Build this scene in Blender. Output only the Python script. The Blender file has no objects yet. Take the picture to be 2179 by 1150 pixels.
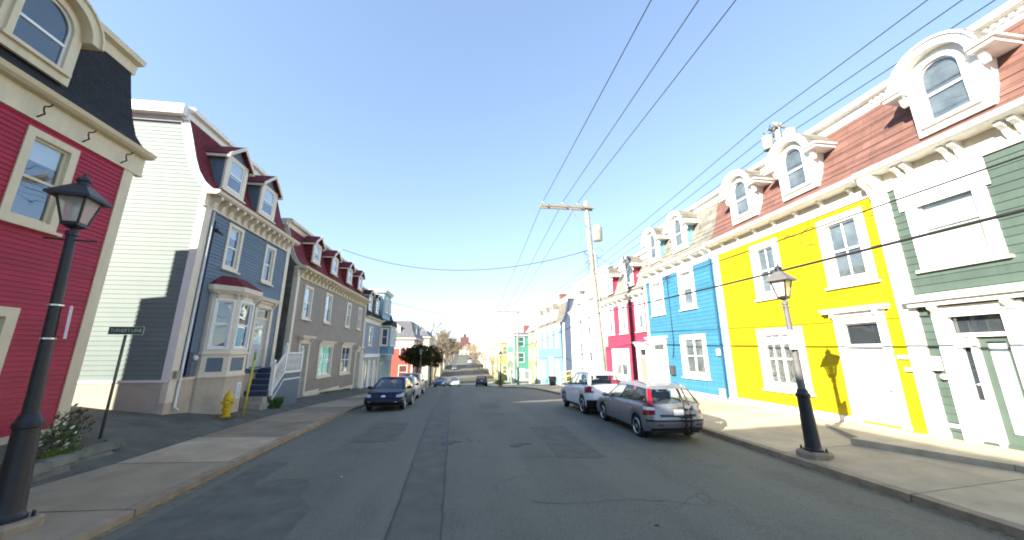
import bpy, math, random
import numpy as np
from mathutils import Matrix, Vector
random.seed(7)
R = math.radians
S = bpy.context.scene
COL = S.collection

# ---------------------------------------------------------------- camera
cd = bpy.data.cameras.new('camera')
cam = bpy.data.objects.new('camera', cd); COL.objects.link(cam)
PITCH, YAW = math.atan(175/749), R(7.517)
cam.location = (0, 0, 2.5)
cam.rotation_euler = (math.pi/2 + PITCH, 0, -YAW)
cd.sensor_fit = 'HORIZONTAL'; cd.sensor_width = 36
cd.lens = 36*749/2179
cd.clip_start = .05; cd.clip_end = 4000
S.camera = cam

# ---------------------------------------------------------------- sky, sun, exposure
SUN_D = Vector((3.85, 2.55, -2.06)).normalized()          # the way the light travels
EL = math.asin(-SUN_D.z); AZ = math.atan2(-SUN_D.x, -SUN_D.y)   # clockwise from +Y
W = bpy.data.worlds.new('World'); S.world = W; W.use_nodes = True
nt = W.node_tree; nt.nodes.clear()
sky = nt.nodes.new('ShaderNodeTexSky'); sky.sky_type = 'NISHITA'; sky.sun_disc = False
sky.sun_elevation = EL; sky.sun_rotation = AZ
sky.air_density = 1.0; sky.dust_density = .0; sky.ozone_density = 1.05
bg = nt.nodes.new('ShaderNodeBackground'); bg.inputs['Strength'].default_value = .145
wo = nt.nodes.new('ShaderNodeOutputWorld')
K, GA = .145*2**1.72, .60                                # a hazier, flatter sky than the clear-air model: compress its range
def vmul(src, v):
    n = nt.nodes.new('ShaderNodeVectorMath'); n.operation = 'MULTIPLY'; nt.links.new(src, n.inputs[0]); n.inputs[1].default_value = v; return n.outputs[0]
gm = nt.nodes.new('ShaderNodeGamma'); gm.inputs[1].default_value = GA
nt.links.new(vmul(sky.outputs[0], (K, K, K)), gm.inputs[0])
nt.links.new(vmul(gm.outputs[0], tuple(c/K for c in (.705, .80, .95))), bg.inputs[0]); nt.links.new(bg.outputs[0], wo.inputs[0])
sl = bpy.data.lights.new('sun', 'SUN'); sl.energy = 5.0; sl.angle = R(.53); sl.color = (1, .93, .80)
sun = bpy.data.objects.new('sun', sl); COL.objects.link(sun)
sun.rotation_euler = SUN_D.to_track_quat('-Z', 'Y').to_euler()
S.view_settings.view_transform = 'Standard'; S.view_settings.look = 'None'
S.view_settings.exposure = 1.72; S.view_settings.gamma = 1; S.view_settings.use_curve_mapping = False
S.cycles.max_bounces = 8; S.cycles.transparent_max_bounces = 12
S.cycles.use_denoising = True; S.cycles.filter_width = 1.9

# ---------------------------------------------------------------- materials
MATS = {}
def M(name, col, rough=.65, var=.10, vs=2.5, bump=0., bs=60., clap=0., rnd=0., metal=0., spec=.4, coat=0., brick=None, axis='y', streak=0., emit=0., road=False):
    if name in MATS: return MATS[name]
    m = bpy.data.materials.new(name); m.use_nodes = True; t = m.node_tree; N = t.nodes; L = t.links
    b = N['Principled BSDF']
    b.inputs['Roughness'].default_value = rough; b.inputs['Metallic'].default_value = metal
    b.inputs['Specular IOR Level'].default_value = spec; b.inputs['Coat Weight'].default_value = coat
    b.inputs['Coat Roughness'].default_value = .04
    geo = N.new('ShaderNodeNewGeometry')
    c = (*col, 1)
    out = None
    def mixc(fac, a, bb, typ='MIX'):
        mx = N.new('ShaderNodeMix'); mx.data_type = 'RGBA'; mx.blend_type = typ
        if isinstance(fac, (int, float)): mx.inputs[0].default_value = fac
        else: L.new(fac, mx.inputs[0])
        for i, v in ((6, a), (7, bb)):
            if isinstance(v, tuple): mx.inputs[i].default_value = v
            else: L.new(v, mx.inputs[i])
        return mx.outputs[2]
    def ramp(src, lo, hi):
        r = N.new('ShaderNodeMapRange'); r.inputs[1].default_value = lo; r.inputs[2].default_value = hi
        L.new(src, r.inputs[0]); return r.outputs[0]
    out = c
    if var:
        n = N.new('ShaderNodeTexNoise'); n.inputs['Scale'].default_value = vs; n.inputs['Detail'].default_value = 6; n.inputs['Roughness'].default_value = .6
        L.new(geo.outputs['Position'], n.inputs['Vector'])
        f = ramp(n.outputs[0], .3, .7)
        lo = tuple(max(0, x*(1-var)) for x in col)+(1,); hi = tuple(min(1, x*(1+var)) for x in col)+(1,)
        out = mixc(f, lo, hi)
    if streak:
        mp = N.new('ShaderNodeMapping'); mp.inputs['Scale'].default_value = (9, 9, .6); L.new(geo.outputs['Position'], mp.inputs[0])
        n = N.new('ShaderNodeTexNoise'); n.inputs['Scale'].default_value = 1.2; n.inputs['Detail'].default_value = 5; L.new(mp.outputs[0], n.inputs['Vector'])
        out = mixc(ramp(n.outputs[0], .52, .78), out, tuple(x*(1-streak) for x in col)+(1,))
    if road:                                            # worn carriageway: wheel tracks, grit and hairline cracks
        mp = N.new('ShaderNodeMapping'); mp.inputs['Scale'].default_value = (.9, .09, 1); L.new(geo.outputs['Position'], mp.inputs[0])
        n = N.new('ShaderNodeTexNoise'); n.inputs['Scale'].default_value = 1.0; n.inputs['Detail'].default_value = 5; L.new(mp.outputs[0], n.inputs['Vector'])
        out = mixc(ramp(n.outputs[0], .42, .68), out, tuple(min(1, x*1.28) for x in col)+(1,))
        n = N.new('ShaderNodeTexNoise'); n.inputs['Scale'].default_value = 38; n.inputs['Detail'].default_value = 3; L.new(geo.outputs['Position'], n.inputs['Vector'])
        out = mixc(ramp(n.outputs[0], .50, .72), out, tuple(min(1, x*1.5) for x in col)+(1,))
        n = N.new('ShaderNodeTexNoise'); n.inputs['Scale'].default_value = 24; n.inputs['Detail'].default_value = 3; L.new(geo.outputs['Position'], n.inputs['Vector'])
        out = mixc(ramp(n.outputs[0], .56, .76), out, tuple(x*.6 for x in col)+(1,))
        n = N.new('ShaderNodeTexNoise'); n.inputs['Scale'].default_value = 1.6; n.inputs['Detail'].default_value = 4; L.new(geo.outputs['Position'], n.inputs['Vector'])
        av = N.new('ShaderNodeVectorMath'); av.operation = 'ADD'; L.new(geo.outputs['Position'], av.inputs[0]); L.new(n.outputs['Color'], av.inputs[1])
        vo = N.new('ShaderNodeTexVoronoi'); vo.feature = 'DISTANCE_TO_EDGE'; vo.inputs['Scale'].default_value = .42; L.new(av.outputs[0], vo.inputs['Vector'])
        ck = N.new('ShaderNodeMapRange'); ck.inputs[1].default_value = .0; ck.inputs[2].default_value = .012; ck.inputs[3].default_value = .4; ck.inputs[4].default_value = 0; L.new(vo.outputs['Distance'], ck.inputs[0])
        n2 = N.new('ShaderNodeTexNoise'); n2.inputs['Scale'].default_value = .35; L.new(geo.outputs['Position'], n2.inputs['Vector'])
        mu = N.new('ShaderNodeMath'); mu.operation = 'MULTIPLY'; L.new(ck.outputs[0], mu.inputs[0]); L.new(ramp(n2.outputs[0], .48, .58), mu.inputs[1])
        out = mixc(mu.outputs[0], out, (.03,.03,.03,1))
    if rnd:
        oi = N.new('ShaderNodeObjectInfo')
        r = N.new('ShaderNodeMapRange'); r.inputs[3].default_value = 1-rnd; r.inputs[4].default_value = 1+rnd; L.new(oi.outputs['Random'], r.inputs[0])
        cmb = N.new('ShaderNodeCombineColor'); [L.new(r.outputs[0], cmb.inputs[i]) for i in range(3)]
        out = mixc(1., out, cmb.outputs[0], 'MULTIPLY')
    h = None
    sep = N.new('ShaderNodeSeparateXYZ'); L.new(geo.outputs['Position'], sep.inputs[0])
    if brick:
        cmb = N.new('ShaderNodeCombineXYZ'); L.new(sep.outputs[1 if axis == 'y' else 0], cmb.inputs[0]); L.new(sep.outputs[2], cmb.inputs[1])
        bt = N.new('ShaderNodeTexBrick'); L.new(cmb.outputs[0], bt.inputs['Vector'])
        bt.inputs['Scale'].default_value = 1; bt.inputs['Brick Width'].default_value = brick[0]; bt.inputs['Row Height'].default_value = brick[1]
        bt.inputs['Mortar Size'].default_value = brick[2]
        bt.inputs['Color1'].default_value = (.82, .82, .82, 1); bt.inputs['Color2'].default_value = (1.12, 1.1, 1.08, 1); bt.inputs['Mortar'].default_value = brick[3]
        out = mixc(1., out, bt.outputs[0], 'MULTIPLY')
        inv = N.new('ShaderNodeMath'); inv.operation = 'SUBTRACT'; inv.inputs[0].default_value = 1; L.new(bt.outputs['Fac'], inv.inputs[1]); h = (inv.outputs[0], .012)
    if clap:
        d = N.new('ShaderNodeMath'); d.operation = 'DIVIDE'; L.new(sep.outputs[2], d.inputs[0]); d.inputs[1].default_value = clap
        fr = N.new('ShaderNodeMath'); fr.operation = 'FRACT'; L.new(d.outputs[0], fr.inputs[0])
        inv = N.new('ShaderNodeMath'); inv.operation = 'SUBTRACT'; inv.inputs[0].default_value = 1; L.new(fr.outputs[0], inv.inputs[1]); h = (inv.outputs[0], .02)
    nrm = None
    if h:
        bp = N.new('ShaderNodeBump'); bp.inputs['Distance'].default_value = h[1]; bp.inputs['Strength'].default_value = 1; L.new(h[0], bp.inputs['Height']); nrm = bp.outputs[0]
    if bump:
        n = N.new('ShaderNodeTexNoise'); n.inputs['Scale'].default_value = bs; n.inputs['Detail'].default_value = 4; L.new(geo.outputs['Position'], n.inputs['Vector'])
        bp = N.new('ShaderNodeBump'); bp.inputs['Distance'].default_value = .01; bp.inputs['Strength'].default_value = bump; L.new(n.outputs[0], bp.inputs['Height'])
        if nrm: L.new(nrm, bp.inputs['Normal'])
        nrm = bp.outputs[0]
    if nrm: L.new(nrm, b.inputs['Normal'])
    if isinstance(out, tuple): b.inputs['Base Color'].default_value = out
    else: L.new(out, b.inputs['Base Color'])
    if emit:
        b.inputs['Emission Color'].default_value = c; b.inputs['Emission Strength'].default_value = emit
    MATS[name] = m; return m

def glass(name, tint=(.90, .93, .93), extra=.05, rough=.015, ior=1.5):
    if name in MATS: return MATS[name]
    m = bpy.data.materials.new(name); m.use_nodes = True; t = m.node_tree; N = t.nodes; L = t.links
    N.clear(); o = N.new('ShaderNodeOutputMaterial')
    lw = N.new('ShaderNodeLayerWeight'); pw = N.new('ShaderNodeMath'); pw.operation = 'POWER'; pw.inputs[1].default_value = 4.5; L.new(lw.outputs['Facing'], pw.inputs[0])
    ad = N.new('ShaderNodeMath'); ad.operation = 'ADD'; ad.use_clamp = True; ad.inputs[1].default_value = extra+.03; L.new(pw.outputs[0], ad.inputs[0])
    tr = N.new('ShaderNodeBsdfTransparent'); tr.inputs[0].default_value = (*tint, 1)
    gl = N.new('ShaderNodeBsdfGlossy'); gl.inputs['Roughness'].default_value = rough; gl.inputs[0].default_value = (.92, .95, .97, 1)
    g = N.new('ShaderNodeNewGeometry'); n = N.new('ShaderNodeTexNoise'); n.inputs['Scale'].default_value = 1.1; n.inputs['Detail'].default_value = 1; L.new(g.outputs['Position'], n.inputs['Vector'])
    bp = N.new('ShaderNodeBump'); bp.inputs['Distance'].default_value = .02; bp.inputs['Strength'].default_value = .5; L.new(n.outputs[0], bp.inputs['Height']); L.new(bp.outputs[0], gl.inputs['Normal'])
    mx = N.new('ShaderNodeMixShader'); L.new(ad.outputs[0], mx.inputs[0]); L.new(tr.outputs[0], mx.inputs[1]); L.new(gl.outputs[0], mx.inputs[2]); L.new(mx.outputs[0], o.inputs[0])
    MATS[name] = m; return m

def milky(name, col, f=.5):
    m = bpy.data.materials.new(name); m.use_nodes = True; t = m.node_tree; N = t.nodes; b = N['Principled BSDF']
    b.inputs['Base Color'].default_value = (*col, 1); b.inputs['Roughness'].default_value = .25
    tr = N.new('ShaderNodeBsdfTransparent'); mx = N.new('ShaderNodeMixShader'); mx.inputs[0].default_value = f
    t.links.new(tr.outputs[0], mx.inputs[1]); t.links.new(b.outputs[0], mx.inputs[2]); t.links.new(mx.outputs[0], N['Material Output'].inputs[0])
    MATS[name] = m; return m
def leafmat(name, col, var=.5):
    if name in MATS: return MATS[name]
    m = M(name, col, rough=.6, var=var, vs=1.4, spec=.25); return m

# ---------------------------------------------------------------- mesh helpers
class MB:
    def __init__(s, T=None): s.v = []; s.f = []; s.T = T or (lambda a, b, c: (a, b, c)); s.smooth = False
    def add(s, pts, faces):
        o = len(s.v); s.v += [s.T(*p) for p in pts]; s.f += [tuple(i+o for i in f) for f in faces]; return s
    def box(s, a0, a1, b0, b1, c0, c1):
        return s.add([(a0,b0,c0),(a1,b0,c0),(a1,b1,c0),(a0,b1,c0),(a0,b0,c1),(a1,b0,c1),(a1,b1,c1),(a0,b1,c1)],
                     [(0,3,2,1),(4,5,6,7),(0,1,5,4),(1,2,6,5),(2,3,7,6),(3,0,4,7)])
    def prism(s, poly, c0, c1, caps=True):            # poly in (a,b), extruded along c
        n = len(poly); pts = [(p[0],p[1],c0) for p in poly]+[(p[0],p[1],c1) for p in poly]
        fs = [(i,(i+1)%n,(i+1)%n+n,i+n) for i in range(n)]
        if caps: fs += [tuple(range(n))[::-1], tuple(range(n,2*n))]
        return s.add(pts, fs)
    def prism_a(s, poly, a0, a1):                      # poly in (b,c), extruded along a
        n = len(poly); pts = [(a0,p[0],p[1]) for p in poly]+[(a1,p[0],p[1]) for p in poly]
        return s.add(pts, [(i,(i+1)%n,(i+1)%n+n,i+n) for i in range(n)]+[tuple(range(n))[::-1], tuple(range(n,2*n))])
    def ring(s, outer, inner, c0, c1):                 # a frame between two outlines of equal length, open strip
        n = len(outer)
        pts = [(*p,c0) for p in outer]+[(*p,c0) for p in inner]+[(*p,c1) for p in outer]+[(*p,c1) for p in inner]
        fs = []
        for i in range(n-1):
            j = i+1
            fs += [(i,j,n+j,n+i),(2*n+i,3*n+i,3*n+j,2*n+j),(i,2*n+i,2*n+j,j),(n+i,n+j,3*n+j,3*n+i)]
        fs += [(0,n,3*n,2*n),(n-1,3*n-1,4*n-1,2*n-1)]
        return s.add(pts, fs)
    def tube(s, path, rad, n=8, cap=True):
        P = [Vector(p) for p in path]; rad = rad if isinstance(rad, (list, tuple)) else [rad]*len(P)
        pts = []; up = Vector((0,0,1))
        for i, p in enumerate(P):
            d = (P[min(i+1,len(P)-1)]-P[max(i-1,0)]).normalized()
            a = d.cross(up)
            if a.length < 1e-3: a = d.cross(Vector((0,1,0)))
            a.normalize(); b = a.cross(d).normalized()
            for k in range(n):
                t = 2*math.pi*k/n; q = p+(a*math.cos(t)+b*math.sin(t))*rad[i]; pts.append(tuple(q))
        fs = []
        for i in range(len(P)-1):
            for k in range(n): fs.append((i*n+k, i*n+(k+1)%n, (i+1)*n+(k+1)%n, (i+1)*n+k))
        if cap: fs += [tuple(range(n))[::-1], tuple(range((len(P)-1)*n, len(P)*n))]
        return s.add(pts, fs)
    def lathe(s, prof, c=(0,0,0), n=16, ax='z'):       # prof = [(r,h)]
        pts = []
        for r, h in prof:
            for k in range(n):
                t = 2*math.pi*k/n; x, y = r*math.cos(t), r*math.sin(t)
                pts.append((c[0]+x, c[1]+y, c[2]+h) if ax == 'z' else ((c[0]+h, c[1]+x, c[2]+y) if ax == 'x' else (c[0]+x, c[1]+h, c[2]+y)))
        m = len(prof)
        fs = [(i*n+k, i*n+(k+1)%n, (i+1)*n+(k+1)%n, (i+1)*n+k) for i in range(m-1) for k in range(n)]
        fs += [tuple(range(n))[::-1], tuple(range((m-1)*n, m*n))]
        return s.add(pts, fs)
    def grid(s, rows, closed=False):
        m = len(rows[0]); pts = [p for r in rows for p in r]
        fs = [(i*m+k, i*m+k+1, (i+1)*m+k+1, (i+1)*m+k) for i in range(len(rows)-1) for k in range(m-1)]
        return s.add(pts, fs)
    def mesh(s, name, mat, smooth=False):
        me = bpy.data.meshes.new(name); me.from_pydata(s.v, [], s.f)
        me.materials.append(mat)
        import bmesh
        if len(s.f) < 60000:
            bm = bmesh.new(); bm.from_mesh(me); bmesh.ops.recalc_face_normals(bm, faces=bm.faces); bm.to_mesh(me); bm.free()
        if smooth:
            me.polygons.foreach_set('use_smooth', [True]*len(me.polygons))
        return me
    def build(s, name, mat, parent=None, smooth=False, local=False, auto=None):
        me = s.mesh(name, mat, smooth or auto is not None)
        if auto is not None and hasattr(me, 'set_sharp_from_angle'): me.set_sharp_from_angle(angle=R(auto))
        o = bpy.data.objects.new(name, me); COL.objects.link(o)
        par(o, parent, local); return o

WM = {}                                                # name -> world matrix of objects that may be parents
def par(o, parent, local=False):
    if parent is not None:
        o.parent = parent
        if not local and parent.name in WM: o.matrix_parent_inverse = WM[parent.name].inverted()
def thing(name, label, cat, loc=(0,0,0), rz=0, group=None):
    o = bpy.data.objects.new(name, None); COL.objects.link(o); o.empty_display_size = .3
    o.location = loc; o.rotation_euler = (0,0,rz)
    WM[o.name] = Matrix.Translation(loc) @ Matrix.Rotation(rz, 4, 'Z')
    tag(o, label, cat, group); return o
def tag(o, label=None, cat=None, group=None, kind=None):
    if label: o['label'] = label
    if cat: o['category'] = cat
    if group: o['group'] = group
    if kind: o['kind'] = kind
    return o
def inst(me, name, loc, rot=(0,0,0), sc=(1,1,1), parent=None, local=False):
    o = bpy.data.objects.new(name, me); COL.objects.link(o)
    o.location = loc; o.rotation_euler = rot; o.scale = sc; par(o, parent, local); return o

class Fr:                                              # a wall plane: u along it, v up, w out of it
    def __init__(s, kind, c): s.k = kind; s.c = c; s.rz = {'R': R(90), 'L': R(-90), 'S': R(180), 'N': 0}[kind]
    def T(s, u, v, w):
        k, c = s.k, s.c
        return (c-w, u, v) if k == 'R' else (c+w, u, v) if k == 'L' else (u, c-w, v) if k == 'S' else (u, c+w, v)
    def mb(s): return MB(s.T)

# ---------------------------------------------------------------- terrain profile
PY = [-80,-20,0,12,15,18,22,30,40,50,60,70,80,95,110,130,160,200,260,320,420,600,1300]
PZ = [.5,.1,0,0,-.04,-.15,-.4,-.85,-1.4,-2.15,-2.95,-3.7,-4.3,-4.9,-5.2,-5.0,-4.1,-2.7,-.9,.3,3,8,18]
_yy = np.linspace(-80, 1300, 2761); _zz = np.interp(_yy, PY, PZ)
_k = np.ones(9)/9; _zz = np.convolve(np.pad(_zz, 4, mode='edge'), _k, 'valid')
def P(y): return float(np.interp(y, _yy, _zz))
def xL(y): return float(np.interp(y, [0,15,33,45,60,95,125], [-5.0,-5.0,-5.6,-5.6,-4.9,-4.9,-3.9]))
def xR(y): return float(np.interp(y, [0,38,42,48,52,90,125], [7.65,7.65,7.3,4.8,4.3,4.3,3.6]))
def zLw(y):                                            # ground at the house line on the west side
    return float(np.interp(y, [0,11,13.3,15,19,23,36,45,60], [.66,.64,.60,.42,.16,-.02,-.72,-1.3,-2.6])) if y < 60 else P(y)+.35
def zRw(y): return P(y)+.40

# ---------------------------------------------------------------- the setting
m_asph = M('asphalt', (.120,.120,.095), rough=.85, var=.16, vs=.7, bump=.35, bs=90, road=True)
m_asph2 = M('old_asphalt', (.105,.102,.082), rough=.9, var=.28, vs=1.7, bump=.4, bs=70)
m_patch = M('asphalt_patch', (.112,.114,.092), rough=.88, var=.18, vs=2.2, bump=.3, bs=110)
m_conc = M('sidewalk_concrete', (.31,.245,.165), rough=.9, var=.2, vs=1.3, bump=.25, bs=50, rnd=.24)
m_conc2 = M('lit_sidewalk_concrete', (.46,.385,.27), rough=.9, var=.18, vs=1.3, bump=.25, bs=50, rnd=.2)  # lighter copy of sidewalk_concrete; sun brightness put into the colour
m_kerb = M('kerb_concrete', (.28,.22,.15), rough=.9, var=.25, vs=3, bump=.3, bs=40, rnd=.1)
m_tar = M('tar_seam', (.03,.032,.035), rough=.6, var=.3, vs=5)
m_earth = M('earth', (.10,.095,.065), rough=.95, var=.35, vs=.25, bump=.3, bs=8)

def gz(x, y):
    p = P(y)
    xl, xr = xL(y), xR(y)
    if x < xl:
        zw = zLw(y); s = p+.15
        if x > xl-2.5: return p-.02
        if x > -9.5: return s+(zw-s)*min(1, (xl-2.5-x)/max(.4, (xl-2.5+9.5)))-.02
        up = .15 if y < 13.4 else .06
        return zw+min(2.2, (-9.5-x)*up)-.02
    if x > xr:
        return p+.06 if x < 12 else p+.35+min(3., (x-12)*.10)
    return p-.06
xs = sorted(set([-1500,-800,-400,-220,-120,-80,-60,-48]+list(np.arange(-40,-12,2))+list(np.arange(-12,14,.5))+list(np.arange(14,40,2))+[44,52,64,80,120,220,400,800,1500]))
ys = sorted(set([-80,-50,-30,-20,-12,-6]+list(np.arange(-2,30,.75))+list(np.arange(30,90,2))+list(np.arange(90,330,8))+[340,360,390,420,460,520,600,700,850,1050,1300]))
def hill(x, y):
    h = gz(x, y)
    if y > 280: h += 4*math.exp(-((x+70)/90)**2)*min(1,(y-280)/150)
    if abs(x) > 60 and y > 60: h += min(10, (abs(x)-60)*.03)
    return h
g = MB(); g.grid([[(x, y, hill(x, y)) for x in xs] for y in ys])
tag(g.build('ground', m_asph2, smooth=True), kind='structure')

# the carriageway
ry = [y for y in np.concatenate([np.arange(-40,40,1.0), np.arange(40,100,2), np.arange(100,330,6)])]
rd = MB(); rd.grid([[(xL(y)+(xR(y)-xL(y))*t, y, P(y)+.05*(1-(2*t-1)**2)) for t in (0,.1,.25,.4,.5,.6,.75,.9,1)] for y in ry])
road = tag(rd.build('road', m_asph, smooth=True), kind='structure')
def rz_(x, y):
    t = (x-xL(y))/(xR(y)-xL(y)); return P(y)+.05*(1-(2*t-1)**2)
def strip(name, path, w, mat, parent, dz=.004, wob=0):
    a, b = [], []
    for i, (x, y) in enumerate(path):
        o = random.uniform(-wob, wob); ww = w*random.uniform(.6, 1.3) if wob else w
        a.append((x+o-ww/2, y, rz_(x, y)+dz)); b.append((x+o+ww/2, y, rz_(x, y)+dz))
    q = MB(); q.grid([[p, s] for p, s in zip(a, b)]); return q.build(name, mat, parent)
lx = lambda y: -.22-.030*(y-5)
lx2 = lambda y: -.95-.034*(y-5)
yy = list(np.arange(2, 46, .35))
strip('trench_patch', [((lx(y)+lx2(y))/2, y) for y in yy], .70, m_patch, road, .004)
strip('tar_seam', [(lx(y), y) for y in yy], .028, m_tar, road, .008, .012)
strip('tar_seam', [(lx2(y), y) for y in yy], .022, m_tar, road, .008, .014)
def disc(name, x, y, r, mat, parent, sx=1.0, dz=.007):
    q = MB(); q.prism([(x+sx*r*math.cos(t)*random.uniform(.93,1.07), y+r*math.sin(t)*random.uniform(.93,1.07)) for t in [k*math.pi/9 for k in range(18)]], rz_(x, y)+.003, rz_(x, y)+dz); return q.build(name, mat, parent)
m_iron = M('cast_iron', (.035,.033,.032), rough=.55, var=.3, vs=20, bump=.4, bs=120, metal=.6)
disc('valve_cover', -.40, 10.7, .17, m_iron, road, 1.1)
disc('tar_blot', -.18, 10.85, .10, m_tar, road, 2.2)
disc('valve_cover', 1.45, 10.2, .13, m_iron, road, 1.3)
disc('tar_blot', 1.7, 10.35, .08, m_tar, road, 2.6)
for x, y, r, sx in ((-2.4,8.3,.016,1),(2.85,5.5,.022,1.6)): disc('litter_scrap', x, y, r, M('litter', (.6,.6,.58)) if x < 0 else m_tar, road, sx, .012)
# worn patches in the near lane
def blob(name, cx, cy, rx, ry_, mat, dz=.004):
    ph = random.random()*6
    ring = [(cx+rx*math.cos(t)*(1+.18*math.sin(3*t+ph)+.1*math.sin(7*t)), cy+ry_*math.sin(t)*(1+.18*math.cos(2*t+ph))) for t in [k*math.pi/16 for k in range(32)]]
    q = MB(); q.add([(x, y, rz_(x, y)+dz) for x, y in ring], [tuple(range(32))]); return q.build(name, mat, road)
m_worn = M('worn_asphalt', (.112,.112,.091), rough=.9, var=.25, vs=2, bump=.4, bs=80)
blob('worn_patch', -3.4, 6.6, 1.0, 1.5, m_worn)
m_cut = M('utility_cut', (.110,.111,.091), rough=.9, var=.2, vs=3, bump=.4, bs=60)
for (x0, x1, y0, y1) in ((2.3,3.4,8.9,12.6),(-3.1,-1.9,11.2,14.3),(.9,1.8,15.5,21),(-4.6,-3.9,4.2,9.6)):
    q = MB(); e = lambda: random.uniform(-.05, .05); ring = [(x0+e(),y0+e()),(x0+(x1-x0)*.5,y0+e()),(x1+e(),y0+e()),(x1+e(),(y0+y1)/2),(x1+e(),y1+e()),(x0+(x1-x0)*.5,y1+e()),(x0+e(),y1+e()),(x0+e(),(y0+y1)/2)]
    q.add([(x, y, rz_(x, y)+.005) for x, y in ring], [tuple(range(8))]); q.build('utility_cut', m_cut, road)
def crack(x, y, n, dx, dy, w=.008):
    p = [(x, y)]
    for k in range(n): p.append((p[-1][0]+dx*random.uniform(.3,1.5)+random.uniform(-.09,.09), p[-1][1]+dy*random.uniform(.3,1.5)+random.uniform(-.09,.09)))
    a, b = [], []
    for i, (u, v) in enumerate(p):
        d = Vector((p[min(i+1,n)][0]-p[max(i-1,0)][0], p[min(i+1,n)][1]-p[max(i-1,0)][1])).normalized(); ww = w*random.uniform(.4,1.2)
        a.append((u-d.y*ww, v+d.x*ww, rz_(u, v)+.009)); b.append((u+d.y*ww, v-d.x*ww, rz_(u, v)+.009))
    q = MB(); q.grid([[s_, t_] for s_, t_ in zip(a, b)]); q.build('crack', m_tar, road)
for c in ((-.2,9.2,14,.25,.04),(-4.8,9.6,12,.22,.1),(1.2,6.6,16,.22,-.03),(7.4,9.5,12,-.24,.08),(2,12.9,12,.2,.12),(-4.7,14.6,9,.25,.02)): crack(*c)
def gutter(side):
    a, b = [], []
    for y in np.arange(2, 40, .3):
        x = (xL(y) if side < 0 else xR(y)); w = .07+.09*random.random(); a.append((x-side*.002, y, rz_(x, y)+.012)); b.append((x-side*w, y, rz_(x-side*w, y)+.005))
    q = MB(); q.grid([[s_, t_] for s_, t_ in zip(a, b)]); q.build('gutter_grit', M('gutter_grit', (.20,.15,.09), rough=.95, var=.5, vs=9, bump=.5, bs=80), road)
gutter(-1); gutter(1)

# west pavement: kerb stones, slabs and the strip of asphalt behind
wp = tag(bpy.data.objects.new('west_sidewalk', None), kind='structure'); COL.objects.link(wp)
ep = tag(bpy.data.objects.new('east_sidewalk', None), kind='structure'); COL.objects.link(ep)
def slab(name, y0, y1, xa, xb, za, zb, mat, parent, th=.16, gap=.008, dz=0):
    q = MB(); y0 += gap; y1 -= gap
    pts = []
    for y in (y0, y1):
        a, b = xa(y), xb(y)
        pts += [(a, y, za(y)+dz), (b, y, zb(y)+dz), (b, y, zb(y)-th), (a, y, za(y)-th)]
    q.add(pts, [(0,1,5,4),(1,2,6,5),(2,3,7,6),(3,0,4,7),(0,3,2,1),(4,5,6,7)])
    return q.build(name, mat, parent)
y = 2.0
while y < 66:
    L_ = 2.45 if y < 34 else 4.0
    j = random.uniform(-.006, .006)
    slab('kerb_stone', y, y+L_, lambda t: xL(t), lambda t: xL(t)-.17, lambda t: P(t)+.115, lambda t: P(t)+.125, m_kerb, wp, .2, .014, j)
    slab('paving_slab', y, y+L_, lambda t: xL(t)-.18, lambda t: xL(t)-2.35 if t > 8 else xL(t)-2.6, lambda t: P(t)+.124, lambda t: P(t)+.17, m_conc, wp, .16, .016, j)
    y += L_
y = -2.0
while y < 46:
    L_ = 2.6 if y < 26 else 4.0
    j = random.uniform(-.006, .006)
    slab('kerb_stone', y, y+L_, lambda t: xR(t), lambda t: xR(t)+.17, lambda t: P(t)+.125, lambda t: P(t)+.135, m_kerb, ep, .22, .014, j)
    if y < 40:
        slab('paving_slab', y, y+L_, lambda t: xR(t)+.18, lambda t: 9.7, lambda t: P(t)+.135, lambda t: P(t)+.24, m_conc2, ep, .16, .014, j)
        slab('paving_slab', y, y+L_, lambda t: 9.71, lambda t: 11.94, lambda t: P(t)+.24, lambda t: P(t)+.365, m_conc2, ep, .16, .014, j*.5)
    y += L_
# raised walk in front of the green house
for a, b in ((-2.,1.6),(1.6,3.9),(3.9,6.1),(6.1,8.4)):
    slab('raised_slab', a, b, lambda t: 10.55-.36*max(0, t-6.0), lambda t: 11.95, lambda t: .40, lambda t: .435, M('raised_walk_concrete', (.44,.37,.26), rough=.9, var=.22, vs=1.6, bump=.3, bs=45), ep, .3, .006)
slab('raised_slab', 8.4, 10.2, lambda t: 10.0+.55*(t-8.4), lambda t: 11.95, lambda t: .385, lambda t: .42, MATS['raised_walk_concrete'], ep, .25, .006)
# the kerb extension further down the street
for a, b in ((46.3,50),(50,54),(54,58),(58,63),(63,70),(70,78),(78,86),(86,94),(94,104)):
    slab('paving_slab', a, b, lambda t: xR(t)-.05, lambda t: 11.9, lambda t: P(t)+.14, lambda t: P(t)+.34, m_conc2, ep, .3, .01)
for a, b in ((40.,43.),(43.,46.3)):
    slab('paving_slab', a, b, lambda t: xR(t)+.16, lambda t: 11.9, lambda t: P(t)+.14, lambda t: P(t)+.34, m_conc2, ep, .3, .01)

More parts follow.
